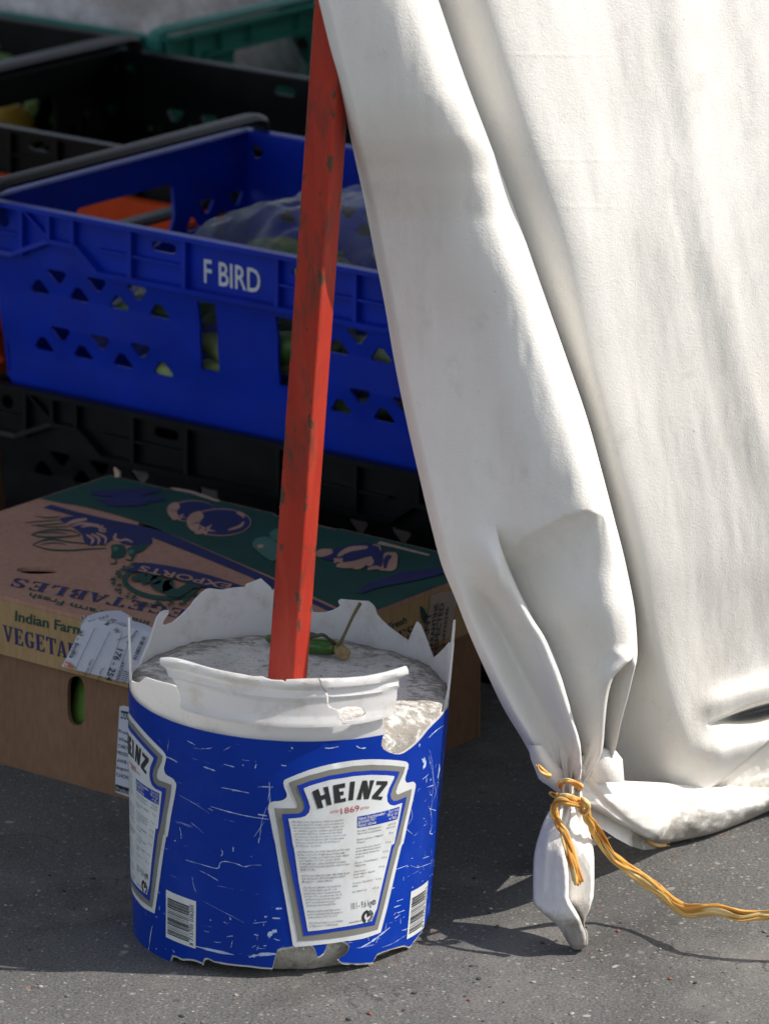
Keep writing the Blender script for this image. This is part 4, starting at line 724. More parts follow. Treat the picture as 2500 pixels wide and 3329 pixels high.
# printed shield labels: traced once on the right-hand one, repeated on the left
zh = lambda *c: tr(860, 2440, .3010, *c)
L_white = smooth(zh(205, 345, 215, 318, 245, 298, 480, 205, 700, 145, 950, 103, 1150, 90, 1350, 96, 1500, 112, 1535, 130, 1545, 165, 1510, 290, 1515, 330, 1535, 345, 1590, 333, 1615, 350, 1620, 390, 1585, 560, 1540, 760, 1490, 997) + zb2(1470, 30, 1400, 330, 1320, 680, 1245, 965), 2, False) + zb2(1060, 1030, 905, 1056) + zb2(900, 1052, 560, 1098, 330, 1120, 306, 1100) + smooth(zb2(285, 960, 225, 600, 160, 250, 118, 0) + zh(100, 930, 75, 790, 45, 640, 45, 590, 65, 560, 100, 545, 180, 538, 230, 510, 245, 470, 215, 395), 2, False)
L_grey = zh(262, 345, 300, 325, 480, 262, 700, 203, 950, 160, 1150, 147, 1350, 155, 1508, 172, 1490, 240, 1430, 370, 1408, 440, 1415, 465, 1435, 468, 1500, 440, 1578, 410, 1560, 520, 1500, 780, 1455, 997) + zb2(1435, 40, 1350, 380, 1270, 720, 1212, 930, 1040, 975, 760, 1022, 362, 1055, 330, 860, 260, 500, 190, 120, 172, 0) + zh(150, 860, 108, 617, 345, 617, 358, 600, 350, 560, 300, 450)
L_blue = zh(350, 375, 480, 325, 700, 262, 950, 222, 1150, 207, 1300, 210, 1445, 222, 1430, 270, 1370, 400, 1348, 470, 1355, 515, 1385, 540, 1420, 535, 1520, 492, 1500, 600, 1440, 850, 1400, 997) + zb2(1375, 60, 1300, 380, 1220, 720, 1178, 882, 1000, 912, 760, 950, 420, 998, 395, 850, 330, 500, 255, 130, 232, 0) + zh(215, 850, 190, 680, 370, 672, 410, 650, 432, 610, 425, 560, 380, 450)
L_in = zh(422, 400, 480, 375, 700, 310, 950, 270, 1150, 255, 1300, 260, 1388, 270, 1380, 300, 1330, 400, 1308, 480, 1312, 545, 1340, 580, 1385, 588, 1470, 560, 1440, 720, 1385, 997) + zb2(1355, 20, 1270, 380, 1200, 700, 1143, 838, 800, 905, 465, 948, 440, 800, 370, 420, 320, 60, 305, 0) + zh(285, 860, 258, 728, 380, 718, 440, 700, 480, 660, 490, 600, 470, 530, 430, 430)
mapL = lambda P: [cyl(p) for p in P]
HZ = {'H': (510, 435, 578, 402, 603, 478, 650, 462, 628, 388, 680, 378, 720, 575, 668, 585, 652, 512, 610, 527, 632, 608, 570, 618), 'E': (732, 366, 862, 340, 862, 390, 795, 402, 803, 437, 845, 428, 847, 470, 808, 478, 815, 515, 868, 500, 872, 540, 750, 562),
      'I': (916, 328, 968, 322, 946, 525, 897, 530), 'N': (1046, 316, 1095, 314, 1114, 420, 1126, 312, 1172, 311, 1112, 515, 1064, 518, 1048, 420, 1032, 520, 985, 521), 'Z': (1198, 320, 1313, 322, 1312, 355, 1212, 485, 1262, 490, 1247, 527, 1146, 515, 1150, 480, 1250, 364, 1192, 362)}
Lb = mapL(L_in); lx = [s for s, h in Lb]; cxl = (min(lx) + max(lx)) / 2
brL = cyl(zl4(563, 1292)[0]); brR = cyl(zb2(1245, 965)[0]); DS = brL[0] - brR[0]
TXT = ['(FR) Mayonnaise. Ingrédients : Huile de colza 70%,', "eau, jaune d'œuf 6%, vinaigre, sucre, moutarde de", 'dijon (eau, graines de moutarde 29%, vinaigre, sel,', 'sel, stabilisants (gomme xanthane, gomme guar),', 'antioxydant (EDTA de calcium et de disodium)', 'À consommer de préférence avant le: voir sur le seau.', '(FR) H. J. Heinz Distribution SAS, Tour Europlaza,', '20 Avenue André Prothin, 92 927 Paris La', 'Défense Cedex', '', '(GR) Μαγιονέζα. Συστατικά: Κραμβέλαιο 70%, νερό,', 'κρόκος αυγού 6%, Αναπλήρωμα ξιδιού από', 'αλκοόλη, ζάχαρη, μουστάρδα Dijon (νερό, σπόροι', 'μουστάρδας 29%, ξίδι, αλάτι), αλάτι,', 'Σταθεροποιητές: (κόμμι ξανθάνης και κόμμι', 'γκουάρ), αντιοξειδωτικό (διοξείδιο ασβέστιο άλας', '(EDTA)', '', 'Ανάλωση κατά προτίμηση πριν από: βλέπε δοχείο.', '(GR) Διανομέας: ΜΕΛΙΣΣΑ ΚΙΚΙΖΑΣ ΑΒΕΕΤ,', 'Φωκίων 1, 18443 Αθήνα', '', '(PL) Majonez. Składniki: olej rzepakowy', '70%, woda, żółtko jaja 6%, ocet', 'spirytusowy, cukier, musztarda (woda,', 'gorczyca 29%, ocet spirytusowy, sól), sól,', 'stabilizatory (guma ksantanowa, guma', 'guar), przeciwutleniacz (sól', 'wapniowo-disodowa EDTA)', '', 'Najlepiej spożyć przed: data, numer', 'partii na opakowaniu. Przechowywać w', 'temperaturze od 4°C do 25°C', '', '(PL) HJ Heinz Polska Sp. z o.o., Pudliszki', 'ul. Fabryczna 7, 63-840 Krobia']
NUT = [('Énergie / Ενέργεια /', '2715 kJ'), ('Wartość energetyczna', '660 kcal'), ('', ''), ('Matières grasses / Λιπαρά /', '72 g'), ('Tłuszcz', ''), ('', ''), ('dont acides gras saturés /', '5,3 g'), ('εκ των οποίων κορεσμένα /', ''), ('w tym kwasy tłuszczowe', ''), ('nasycone', '2,9 g'), ('', ''), ('Glucides / Υδατάνθρακες /', '3,0 g'), ('Węglowodany', ''), ('', ''), ('dont sucres /', '3,0 g'), ('εκ των οποίων σάκχαρα /', ''), ('w tym cukry', ''), ('', ''), ('Protéines / Πρωτεΐνες /', '0,9 g'), ('Białko', ''), ('', ''), ('Sel / Αλάτι / Sól', '1,5 g')]
def shield(ds, torn):
    m = MB(); fs = lambda off: (lambda s, h, w: wall(off)(s + ds, h, w))
    for P, off, mi in ((L_white, .0010, 0), (L_grey, .00125, 1), (L_blue, .0015, 2), (L_in, .00175, 0)):
        q = mapL(P)
        if P is L_white and torn:                        # the bottom edge of the right-hand label is torn with the plastic
            pass
        m.sheet([q], fs(off), 0, .006, mi)
    lab = m.build('printed_label', [LWHITE, LGREY, LBLUE], bucket, smooth_=True, sharp=50)
    t = MB(); f = fs(.0020)
    for P in HZ.values(): t.sheet([mapL(zh(*P))], f, 0, .004, 0)
    tp = lambda p, a: cyl(zh(*p)[0])
    fl = lambda s, h: f(s, h, 0)
    def line(s, a, b, c, bold=0, mi=0, italic=0.):
        A, B, C = (np.array(cyl(q)) for q in (a, b, c)); v, fc = glyphs(s, bold, 2)
        if not len(v): return
        x0, x1 = v[:, 0].min(), v[:, 0].max(); t.add([fl(*(A + (B - A) * (p - x0) / (x1 - x0) + (C - A) * (q / cap() + 0))) for p, q in v], fc, mi)
    line('1869', zh(822, 678)[0], zh(1016, 640)[0], zh(815, 615)[0], 0, 1); line('ESTD', zh(708, 668)[0], zh(800, 655)[0], zh(707, 642)[0], 0, 1); line('ESTD', zh(1030, 630)[0], zh(1120, 615)[0], zh(1029, 606)[0], 0, 1)
    # text blocks in flat label coordinates
    p0, p1 = np.array(cyl(zh(298, 770)[0])), np.array(cyl(zb2(482, 898)[0])); e0 = np.array(cyl(zh(905, 735)[0]))
    n = len(TXT); bw = e0[0] - p0[0]; wmax = max((glyphs(s, 0, 1)[0][:, 0].max() for s in TXT if s))
    for i, s in enumerate(TXT):
        if s:
            q = p0 + (p1 - p0) * i / (n - 1); sh = bw * (1 - .22 * i / n); wd = (glyphs(s, 0, 1)[0][:, 0].max() / wmax) ** .6; text_on(t, s, fl, q[0], q[1], .00150, sh * min(1, wd), 0, 3, 1)
    c0, c1 = np.array(cyl(zh(995, 868)[0])), np.array(cyl(zb2(938, 530)[0])); d0, d1 = np.array(cyl(zh(1395, 790)[0])), np.array(cyl(zb2(1216, 470)[0])); n = len(NUT)
    for i, (a, b) in enumerate(NUT):
        q = c0 + (c1 - c0) * i / (n - 1); e = d0 + (d1 - d0) * i / (n - 1)
        if a: text_on(t, a, fl, q[0], q[1], .00150, (e[0] - q[0]) * min(.72, .031 * len(a)), 0, 3, 1)
        if b: wv = .0011 * len(b); text_on(t, b, fl, e[0] - wv, q[1], .00150, wv, 0, 3, 1)
    t.sheet([mapL(zh(992, 705, 1440, 598, 1420, 732, 990, 828))], fs(.0019), 0, .005, 2)
    for s, a, b, c in (('Valeurs Nutritionnelles /', (1000, 745), (1290, 680), (998, 712)), ('Διατροφική Αξία /', (998, 782), (1190, 738), (997, 750)), ('Wartość odżywcza', (995, 820), (1190, 778), (994, 788)), ('Pour / ανά', (1325, 668), (1428, 640), (1324, 640)), ('100 g / γρ/', (1310, 705), (1420, 678), (1309, 676)), ('w 100 g', (1328, 742), (1412, 722), (1327, 713))): line(s, zh(*a)[0], zh(*b)[0], zh(*c)[0], .01, 4)
    line('10 l - 9,6 kg', zb2(928, 710)[0], zb2(1140, 668)[0], zb2(926, 640)[0], 0, 3); line('e', zb2(1140, 665)[0], zb2(1188, 650)[0], zb2(1139, 590)[0], .02, 3); line('www.heinz.eu', zb2(905, 862)[0], zb2(1035, 838)[0], zb2(904, 838)[0], 0, 3)
    c = np.array(cyl(zb2(1098, 785)[0])); rr = .0057                                  # the round two-arrow mark
    for a0 in (100, 280):
        o = [(c[0] + (rr if k < 12 else rr * .52) * math.cos(R_(a0 + 150 * (k if k < 12 else 23 - k) / 11)), c[1] + (rr if k < 12 else rr * .52) * math.sin(R_(a0 + 150 * (k if k < 12 else 23 - k) / 11))) for k in range(24)]; t.sheet([o], fs(.0019 if a0 == 100 else .00192), 0, 0, 0 if a0 == 100 else 3)
    t.sheet([[(c[0] - .001, c[1] + .0055), (c[0] + .0058, c[1] + .0015), (c[0] - .0005, c[1] - .001)]], fs(.00195), 0, 0, 0)
    t.build('lettering', [INKB, INKR, LBLUE, INKG, LWHITE], lab, smooth_=False)
shield(0, True); shield(DS, False)
bq = [np.array(cyl(p)) for p in zl4(740, 918, 1206, 1102, 1198, 1842, 738, 1660)]
def barcode(ds, s):
    m = MB(); f = lambda off: (lambda a, b, w: wall(off)(*(((1 - a) * (1 - b) * bq[3] + a * (1 - b) * bq[2] + a * b * bq[1] + (1 - a) * b * bq[0]) + np.array([ds, 0])), w))
    m.sheet([[(0, 0), (1, 0), (1, 1), (0, 1)]], f(.0010), 0, .12, 0); random.seed(9); y = .10
    while y < .86:
        d = random.choice((.008, .008, .016, .024)); m.sheet([[(.07, y), (.80, y), (.80, y + d), (.07, y + d)]], f(.0014), 0, .12, 1); y += d + random.choice((.008, .010, .016, .024))
    v, fc = glyphs('8 715700 036205', 0, 2); k = .86 / v[:, 0].max(); m.add([f(.0014)(.93 - q * .16, .04 + p * k, 0) for p, q in v], fc, 1)
    m.build('barcode', [LWHITE, INKB], bucket, smooth_=False)
barcode(0, 0); barcode(cyl(zb2(1640, 640)[0])[0] - (bq[0][0] + bq[1][0]) / 2 + .004, 1)
# broken white lid collar that survives along the front
def collar(pts, name, end_flare=0):
    q = near(pts); m = MB(); hs = [h for s, h in q]
    s0, s1 = CL0, CL1
    def fn(s, h, w):
        x = (s - s0) / (s1 - s0); tp_, bt = np.interp(x, XT, YT), np.interp(x, XT, YB); v = (tp_ - h) / (tp_ - bt)
        prof = np.interp(v, [-.1, .0, .03, .17, .21, .30, .34, .40, .44, .86, .90, .96, 1.1], [.0045, .0050, .0066, .0066, .0030, .0030, .0050, .0050, .0032, .0042, .0060, .0062, .0062])
        fl = .010 * max(0, 1 - (s - s0) / .018) ** 2 * max(0, 1 - v * 1.1)
        return wall(prof + fl)(s, h, w)
    return m.sheet([q], fn, .0022, .0028).build(name, WPL, bucket, sharp=40)
topc = near(zt(300, 452, 360, 474, 430, 497, 520, 520, 620, 538, 690, 545, 790, 556, 880, 555, 945, 553, 1060, 553, 1150, 545, 1240, 527, 1326, 500)); botc = near(zt(352, 690, 400, 707, 480, 728, 560, 746, 660, 760, 760, 768, 860, 771, 950, 769, 1035, 766, 1100, 757, 1180, 742, 1250, 722))
CL0, CL1 = topc[0][0], topc[-1][0]; XT = np.linspace(0, 1, 41); YT = np.interp(CL0 + (CL1 - CL0) * XT, [s for s, _ in topc], [h for _, h in topc]); YB = np.interp(CL0 + (CL1 - CL0) * XT, [s for s, _ in botc], [h for _, h in botc])
collar(zt(300, 452, 318, 455, 360, 474, 430, 497, 520, 520, 620, 538, 660, 545, 700, 546, 715, 552, 740, 558, 790, 561, 800, 568, 806, 559, 880, 556, 944, 554, 950, 575, 958, 592, 972, 612, 982, 632, 985, 675, 995, 690, 1030, 702, 1036, 720, 1038, 742, 1034, 766, 950, 769, 860, 771, 760, 768, 660, 760, 560, 746, 480, 728, 400, 707, 354, 690, 345, 640, 330, 590, 312, 540, 303, 500), 'rim_collar')
collar(zt(949, 554, 1000, 554, 1060, 553, 1150, 545, 1240, 527, 1326, 500, 1328, 530, 1322, 546, 1300, 556, 1292, 590, 1288, 640, 1278, 690, 1262, 715, 1246, 722, 1180, 742, 1100, 757, 1066, 757, 1048, 745, 1042, 730, 1062, 742, 1100, 737, 1140, 722, 1152, 712, 1140, 690, 1110, 681, 1062, 682, 1035, 694, 1005, 686, 992, 672, 990, 632, 982, 612, 964, 592, 955, 572), 'rim_collar')
# concrete: weathered top surface and the lump showing below the plastic
HC = cyl(zt(1500, 645)[0])[1]; HC = .2025
nr, na = 30, 144; A = np.zeros((nr, na, 3))
for i in range(nr):
    for k in range(na):
        a = 2 * math.pi * k / na; q = Vector((math.sin(a), -math.cos(a), 0))
        if i < 20: r = (rad(HC) - .002) * (i + .02) / 19.; h = HC + .0022 * noise.noise(q * r * 45) + .0012 * noise.noise(q * r * 160)
        else: r = rad(HC) - .0022; h = HC
        if 12 < i < 20: h -= .004 * max(0, (i - 15) / 4) ** 2
        ed = max(0, 1 - abs(((math.degrees(a) + 180) % 360 - 180) - 47) / 26)               # chipped shoulder where the wall is broken away
        if ed > 0 and i >= 15: h -= (.011 + .006 * noise.noise(q * 22)) * ed ** .6 * ((i - 15) / 4 if i < 19 else 1) ** 1.6
        if i >= 20:
            t_ = (i - 19) / 10.; htop = h; h = htop + (0 - htop) * t_; r = rad(h) - .0022 - .006 * max(0, 1 - h / .02) ** 2 - (.0035 if h < .035 else 0)
            n_ = noise.noise(q * 6 + Vector((0, 0, h * 40))); r += .0012 * n_ - (.006 * max(0, n_) if h < .03 else 0); h += .0025 * noise.noise(q * 4) if t_ < .95 else 0
        h += (.0022 * noise.noise(q * r * 330) + .0018 * noise.noise(q * r * 700)) * (ed if 14 < i < 26 else 0); A[i, k] = (r * q.x, r * q.y, h)
m = MB(); m.grid(A, 0, wrap=True); m.f.append(tuple(range((nr - 1) * na, nr * na))); m.m.append(0)
cf = m.build('concrete_fill', [CONC, CONCD], bucket, sharp=0)
for p in cf.data.polygons: p.material_index = 1 if p.center.z < .05 else 0
t = MB(); q_ = lambda p: tuple(_Rm.T @ (onz(p, HC + .006) - np.array(B0)))

# ------------------------------------------------------------------ red pole
pb, pt = (935.5, 2196), (1058, 450)                       # centre line in the photo
PY = -.022
b0 = ony(pb, PY); t0 = ony(pt, PY - .03); ax = Vector(t0 - b0).normalized(); 
pole = thing('red_pole', 'chipped red square metal pole standing in the bucket of concrete', 'pole', Vector(b0) - ax * .10)
side = .0238; th = R_(27.5); ex = Vector((math.cos(th), -math.sin(th), 0)) * 0 + Vector((1, 0, 0)); 
xa = (Vector((1, 0, 0)) - ax * ax.x).normalized(); ya = ax.cross(xa); m = MB(); pr = []; we = []
rb = .0022
for cx, cy, a0 in ((1, -1, -90), (1, 1, 0), (-1, 1, 90), (-1, -1, 180)):
    for i in range(5): a = R_(a0 + 90 * i / 4); pr.append(((side / 2 - rb) * cx + rb * math.cos(a), (side / 2 - rb) * cy + rb * math.sin(a))); we.append(1.)
    tx, ty = -math.sin(R_(a0 + 90)), math.cos(R_(a0 + 90))
    for q in (.0015, .004, .0098, .0156, .0181): pr.append((pr[-1][0] * 0 + (side / 2 - rb) * cx + rb * math.cos(R_(a0 + 90)) + tx * q, (side / 2 - rb) * cy + rb * math.sin(R_(a0 + 90)) + ty * q)); we.append(.55 if q in (.0015, .0181) else 0)
ph = R_(-27.5); rows = []
for i in range(61):
    z = 2.12 * i / 60; rows.append([xa * (x * math.cos(ph) - y * math.sin(ph)) + ya * (x * math.sin(ph) + y * math.cos(ph)) + ax * z for x, y in pr])
m.grid(np.array([[tuple(v) for v in r] for r in rows]), wrap=True); m.f.append(tuple(range(len(pr)))[::-1]); m.m.append(0)
o = m.build('square_tube', RED, pole, sharp=40); ca = o.data.color_attributes.new('edge', 'FLOAT_COLOR', 'POINT')
for i, d_ in enumerate(ca.data): q = we[i % len(pr)]; d_.color = (q, q, q, 1)
cp = MB(); cp.box((-.013, -.013, 0), (.013, .013, .012)); c_ = cp.build('end_cap', INKB, pole); c_.location = ax * 2.12

# ------------------------------------------------------------------ canvas side curtain of the stall, its corner tied up
def tab(*c): a = np.array(c, float).reshape(-1, 2); return lambda y: np.interp(y, a[:, 0], a[:, 1])
def stab(*c):                                            # smooth (monotone cubic) table
    a = np.array(c, float).reshape(-1, 2); X, Y = a[:, 0], a[:, 1]; h = np.diff(X); d = np.diff(Y) / h; m = np.zeros(len(X)); m[0], m[-1] = d[0], d[-1]
    for i in range(1, len(X) - 1):
        if d[i - 1] * d[i] > 0: w1, w2 = 2 * h[i] + h[i - 1], h[i] + 2 * h[i - 1]; m[i] = (w1 + w2) / (w1 / d[i - 1] + w2 / d[i])
    def f(x):
        x = np.asarray(x, float); i = np.clip(np.searchsorted(X, x) - 1, 0, len(X) - 2); t = (x - X[i]) / h[i]; t = np.clip(t, 0, 1)
        return (2 * t**3 - 3 * t**2 + 1) * Y[i] + (t**3 - 2 * t**2 + t) * h[i] * m[i] + (-2 * t**3 + 3 * t**2) * Y[i + 1] + (t**3 - t**2) * h[i] * m[i + 1]
    return f
def vnoise(x, y, seed=0, oct=3):                         # smooth value noise on arrays
    out = 0; amp = 1; g = np.random.default_rng(seed).random((64, 64))
    for o in range(oct):
        xi, yi = np.floor(x).astype(int), np.floor(y).astype(int); fx, fy = x - xi, y - yi; fx = fx * fx * (3 - 2 * fx); fy = fy * fy * (3 - 2 * fy); G = lambda a, b: g[a % 64, b % 64]
        out = out + amp * ((G(xi, yi) * (1 - fx) + G(xi + 1, yi) * fx) * (1 - fy) + (G(xi, yi + 1) * (1 - fx) + G(xi + 1, yi + 1) * fx) * fy - .5); x, y, amp = x * 2.03, y * 2.03, amp * .5
    return out
def dpx(x, y, Y):                                        # arrays in the 1661 x 2212 viewing scale -> world, on depth Y
    x, y = np.asarray(x, float) * D, np.asarray(y, float) * D
    d = _f * FPX + (x[..., None] - 1250) * _r - (y[..., None] - 1664.5) * _u
    return CAM + d * ((np.asarray(Y) - CAM[1]) / d[..., 1])[..., None]
sst = lambda a, b, x: (lambda t: t * t * (3 - 2 * t))(np.clip((x - a) / (b - a), 0, 1))
xL = stab(-2400, 560, -100, 661, 0, 688, 120, 716, 210, 739, 324, 763, 420, 784, 558, 811, 664, 832, 765, 849, 900, 876, 1023, 904, 1140, 932, 1224, 955, 1292, 983, 1376, 1016, 1465, 1056, 1528, 1086, 1605, 1132, 1645, 1153, 1686, 1172, 1712, 1203)
xB = stab(-2400, 700, -100, 912, 0, 946, 174, 1006, 300, 1054, 444, 1108, 600, 1162, 776, 1224, 905, 1268, 1028, 1302, 1112, 1324, 1224, 1352, 1336, 1372, 1409, 1376, 1476, 1363, 1560, 1341, 1633, 1324, 1665, 1304, 1690, 1286, 1712, 1280)
_xC = stab(1060, 1052, 1130, 1070, 1168, 1078, 1202, 1089, 1258, 1112, 1336, 1151, 1381, 1179, 1448, 1207, 1504, 1224, 1560, 1240, 1616, 1254, 1660, 1256, 1690, 1253, 1712, 1250)
xC = lambda y: np.where(y < 1060, xL(y) + (xB(y) - xL(y)) * .385, _xC(y))
_xD = stab(1380, 1330, 1405, 1358, 1418, 1366, 1440, 1346, 1465, 1324, 1504, 1313, 1560, 1307, 1616, 1302, 1650, 1290, 1690, 1268, 1712, 1262)
xD = lambda y: np.where(y < 1380, xB(y) - 45, _xD(y))
xP = stab(-2400, 780, -100, 1015, 0, 1048, 150, 1096, 270, 1134, 420, 1186, 540, 1222, 660, 1248, 792, 1275, 900, 1304, 1028, 1335, 1120, 1360, 1224, 1382, 1300, 1392, 1392, 1410, 1504, 1440, 1605, 1478, 1661, 1494, 1712, 1502)
xV = stab(1200, 1030, 1250, 1040, 1297, 1052, 1437, 1123, 1538, 1179, 1650, 1232, 1712, 1244)
yL = stab(-2400, -.05, -100, -.092, 200, -.080, 290, -.064, 380, -.034, 480, -.014, 700, -.006, 1000, -.018, 1200, -.026, 1400, -.026, 1712, -.008)
yP = stab(-2400, -.07, -100, -.061, 0, -.054, 300, -.032, 600, -.004, 900, .036, 1200, .095, 1400, .140, 1712, .205)
sR = stab(-2400, .7, 0, .60, 600, .66, 1200, .8, 1712, 1.0)
PXM = 1 / 2620.
def front(x, y, side):                                   # depth of everything left of the big fold; side: 0 on or left of a lip, 1 right of lip C, 2 right of lip D
    d = x - xL(y); z = yL(y) + (-.27 + .29 * (1 - sst(200, 640, y)) + .12 * sst(1000, 1250, y)) * d * PXM
    q = np.clip((24 - d) / 24, 0, 1); z = z + .026 * (1 - np.sqrt(np.maximum(0, 1 - q * q)))
    c = 74 * (1 - .8 * sst(1390, 1440, y)); t = xB(y) - x; q = np.clip((c - t) / c, 0, 1); z = z + (.030 - .022 * sst(1390, 1440, y)) * (1 - np.sqrt(np.maximum(0, 1 - q * q * .985)))
    z = z - .010 * np.exp(-((t - 110) / 90) ** 2) * (1 - sst(1300, 1420, y))
    a = sst(1235, 1330, y); V = xV(y); C = xC(y); e = np.where(x < V, sst(.22, 1, d / np.maximum(V - xL(y), 1)) ** .9, np.clip(1 - (x - V) / np.maximum(C - V, 1), 0, 1)); z = z + .026 * a * np.where(side == 0, e, 0)
    a = sst(1130, 1230, y); t = C - x
    q = np.clip((26 - t) / 26, 0, 1); z = z + a * np.where(side == 0, -.018 * np.exp(-(np.maximum(t - 22, 0) / 40) ** 2) + .016 * (1 - np.sqrt(np.maximum(0, 1 - q * q * .98))), .030 * np.exp(-np.maximum(-t, 0) / 70))
    yc = np.interp(x, [1070, 1085, 1150, 1220, 1265, 1300, 1340], [1230, 1198, 1150, 1114, 1102, 1112, 1190]); t = y - yc; wx = sst(1066, 1100, x) * (1 - sst(1268, 1325, x))
    z = z + np.where(t > 0, .016 * (1 - np.exp(-t / 34)) * np.exp(-t / 120), 0) * wx - .003 * np.exp(-(t / 45) ** 2) * wx
    a = sst(1400, 1470, y); E = xD(y); t = E - x; B = xB(y)
    q = np.clip((20 - t) / 20, 0, 1); z = z + a * np.where(side < 2, -.012 * np.exp(-(np.maximum(t, 0) / 42) ** 2) + .010 * (1 - np.sqrt(np.maximum(0, 1 - q * q * .98))) * (x <= E), .024 * np.clip(1 - (x - E) / np.maximum(B - E, 4), 0, 1) ** .8)
    z = z + .0016 * vnoise(x / 60, y / 260, 5) * sst(0, 60, d)
    ang = np.arctan2(x - 1228, 1735 - y); rk = np.hypot(x - 1228, 1735 - y); z = z + (.0030 * np.sin(ang * 26 + 1.5) + .0020 * np.sin(ang * 47)) * np.exp(-((rk - 40) / 75) ** 2) * sst(4, 30, d)
    return z
tl_y = lambda x: np.interp(x, [1520, 1532, 1555, 1600, 1661, 1760], [1568, 1565, 1556, 1543, 1527, 1498])
def panel(x, y):
    P = xP(y); B = xB(y); d = x - P; s = sR(y); z = yP(y) + s * (np.sqrt(np.maximum(d, 0) ** 2 + 30 ** 2) - 30) * PXM
    t = np.clip((P - x) / np.maximum(P - B, 1), 0, 1); dep = np.interp(y, [-100, 600, 1200, 1712], [.020, .018, .016, .030]); z = z + dep * (1 - np.cos(t * math.pi / 2)) ** .9
    xr = np.interp(y, [-100, 0, 210, 540, 780, 1100], [1452, 1462, 1486, 1534, 1600, 1690]); z = z - .0042 * np.exp(-((x - xr) / 46) ** 2) * (1 - sst(900, 1300, y))
    xr2 = np.interp(y, [-100, 300, 900, 1500], [1290, 1345, 1420, 1560]); z = z + .0020 * np.exp(-((x - xr2) / 50) ** 2)
    w_ = sst(0, 90, d)
    z = z + w_ * (.0017 * vnoise(x / 60 - y / 300, y / 520, 11) + .0006 * vnoise(x / 24, y / 130, 3) + .0012 * vnoise((x + y * .5) / 30, (y - x * .4) / 130, 8) * sst(1380, 1480, x) * (1 - sst(500, 900, y)))
    for yy, x0, x1 in ((118, 1085, 1330), (345, 1150, 1400), (446, 1190, 1380)): z = z - .00022 * np.exp(-((y - yy - (x - 1200) * .01) / 3.5) ** 2) * sst(x0, x0 + 40, x) * (1 - sst(x1 - 80, x1, x))
    # deep horizontal pocket low on the right, with a roll of cloth under it
    t = y - tl_y(x); g = sst(1522, 1580, x); g0 = sst(1490, 1560, x)
    wd = 5 + 15 * sst(1535, 1640, x); gd = sst(1524, 1600, x)
    z = z + gd * .115 * np.exp(-np.abs(np.where(t > 0, t / (wd * 1.05), t / (wd * .40))) ** 2.4) - g0 * .010 * np.exp(-((t + 40) / 30) ** 2) - g0 * .020 * np.exp(-((t - 70) / 40) ** 2)
    yb_ = np.interp(x, [1480, 1548, 1661, 1760], [1740, 1694, 1602, 1530]); t = y - yb_; z = z + sst(1470, 1560, x) * np.where(t > 0, .012 + .004 * vnoise(x / 26 + y / 40, y / 26, 4), 0)
    return z
def curtain():
    ys = np.concatenate([np.linspace(-3050, -160, 18), np.arange(-110, 1713, 3.6), [1712]]); Y = ys[:, None]
    def seg(a, b, n, p=1.): s = np.linspace(0, 1, n)[None, :] ** p; return a(Y) + (b(Y) - a(Y)) * s
    s1 = seg(xL, xC, 62, 1.35); s2 = seg(xC, xD, 46); s3 = seg(xD, xB, 30, .8); s4 = seg(xB, xP, 36); s5 = xP(Y) + (1760 - xP(Y)) * np.linspace(0, 1, 100)[None, 1:]; s6 = 1760 + (2700 - 1760) * np.linspace(0, 1, 14)[None, 1:] + 0 * Y
    Yb = lambda s: Y + 0 * s
    Z = [front(s1, Yb(s1), 0), front(s2, Yb(s2), 1), front(s3, Yb(s3), 2)] + [panel(s, Yb(s)) for s in (s4, s5, s6)]
    X = np.concatenate([s1, s2, s3, s4, s5, s6], 1); Zc = np.concatenate(Z, 1); P = dpx(X, Y + 0 * X, Zc)
    P[..., 2] = np.maximum(P[..., 2], .004)
    return P
stallc = thing('canvas_curtain', 'dirty white canvas curtain hanging beside the red pole, its corner tied into a tail', 'curtain', (.2, .15, .006))
MB().grid(curtain()).build('canvas_sheet', CANV, stallc, sharp=0, world=True, weld=2e-5)
# turned-up hem that sags to the ground
def hem():
    xs = np.concatenate([np.linspace(1249, 1290, 18), np.linspace(1294, 1760, 110), np.linspace(1790, 2300, 8)]); n = 56
    tp_ = stab(1249, 1640, 1262, 1628, 1275, 1636, 1300, 1662, 1344, 1686, 1400, 1689, 1479, 1693, 1661, 1698, 1760, 1702, 2300, 1500); bt = stab(1249, 1722, 1262, 1736, 1290, 1752, 1329, 1774, 1369, 1796, 1409, 1818, 1435, 1823, 1459, 1821, 1529, 1807, 1600, 1781, 1661, 1753, 1760, 1712, 2300, 1505)
    dp = stab(1249, -.004, 1275, .006, 1300, .024, 1350, .075, 1400, .125, 1459, .183, 1529, .206, 1661, .262, 1760, .300, 2300, .50)
    A = np.zeros((n, len(xs), 3)); v = np.linspace(0, 1, n)
    for j, x in enumerate(xs):
        yy = tp_(x) + (bt(x) - tp_(x)) * v; bul = .030 * np.sin(math.pi * np.clip(v, 0, 1)) ** .8 * sst(1249, 1330, x)
        lean = .022 * (v - .5) * sst(1280, 1400, x)
        Yd = dp(x) - bul - lean + .004 * vnoise(np.full(n, x / 45), yy / 30, 6) + .0045 * np.exp(-((yy - np.interp(x, [1249, 1300, 1370, 1420], [1668, 1730, 1790, 1815])) / 9) ** 2) * (x < 1420)
        tuck = np.clip((v - .93) / .07, 0, 1); Yd = Yd + .022 * tuck ** 2; tk = np.clip((.04 - v) / .04, 0, 1); Yd = Yd + .014 * tk ** 2
        A[:, j] = dpx(np.full(n, x), yy, Yd)
    A[..., 2] = np.maximum(A[..., 2], .0015); return A
MB().grid(hem()).build('turned_hem', CANV, stallc, sharp=0, world=True)
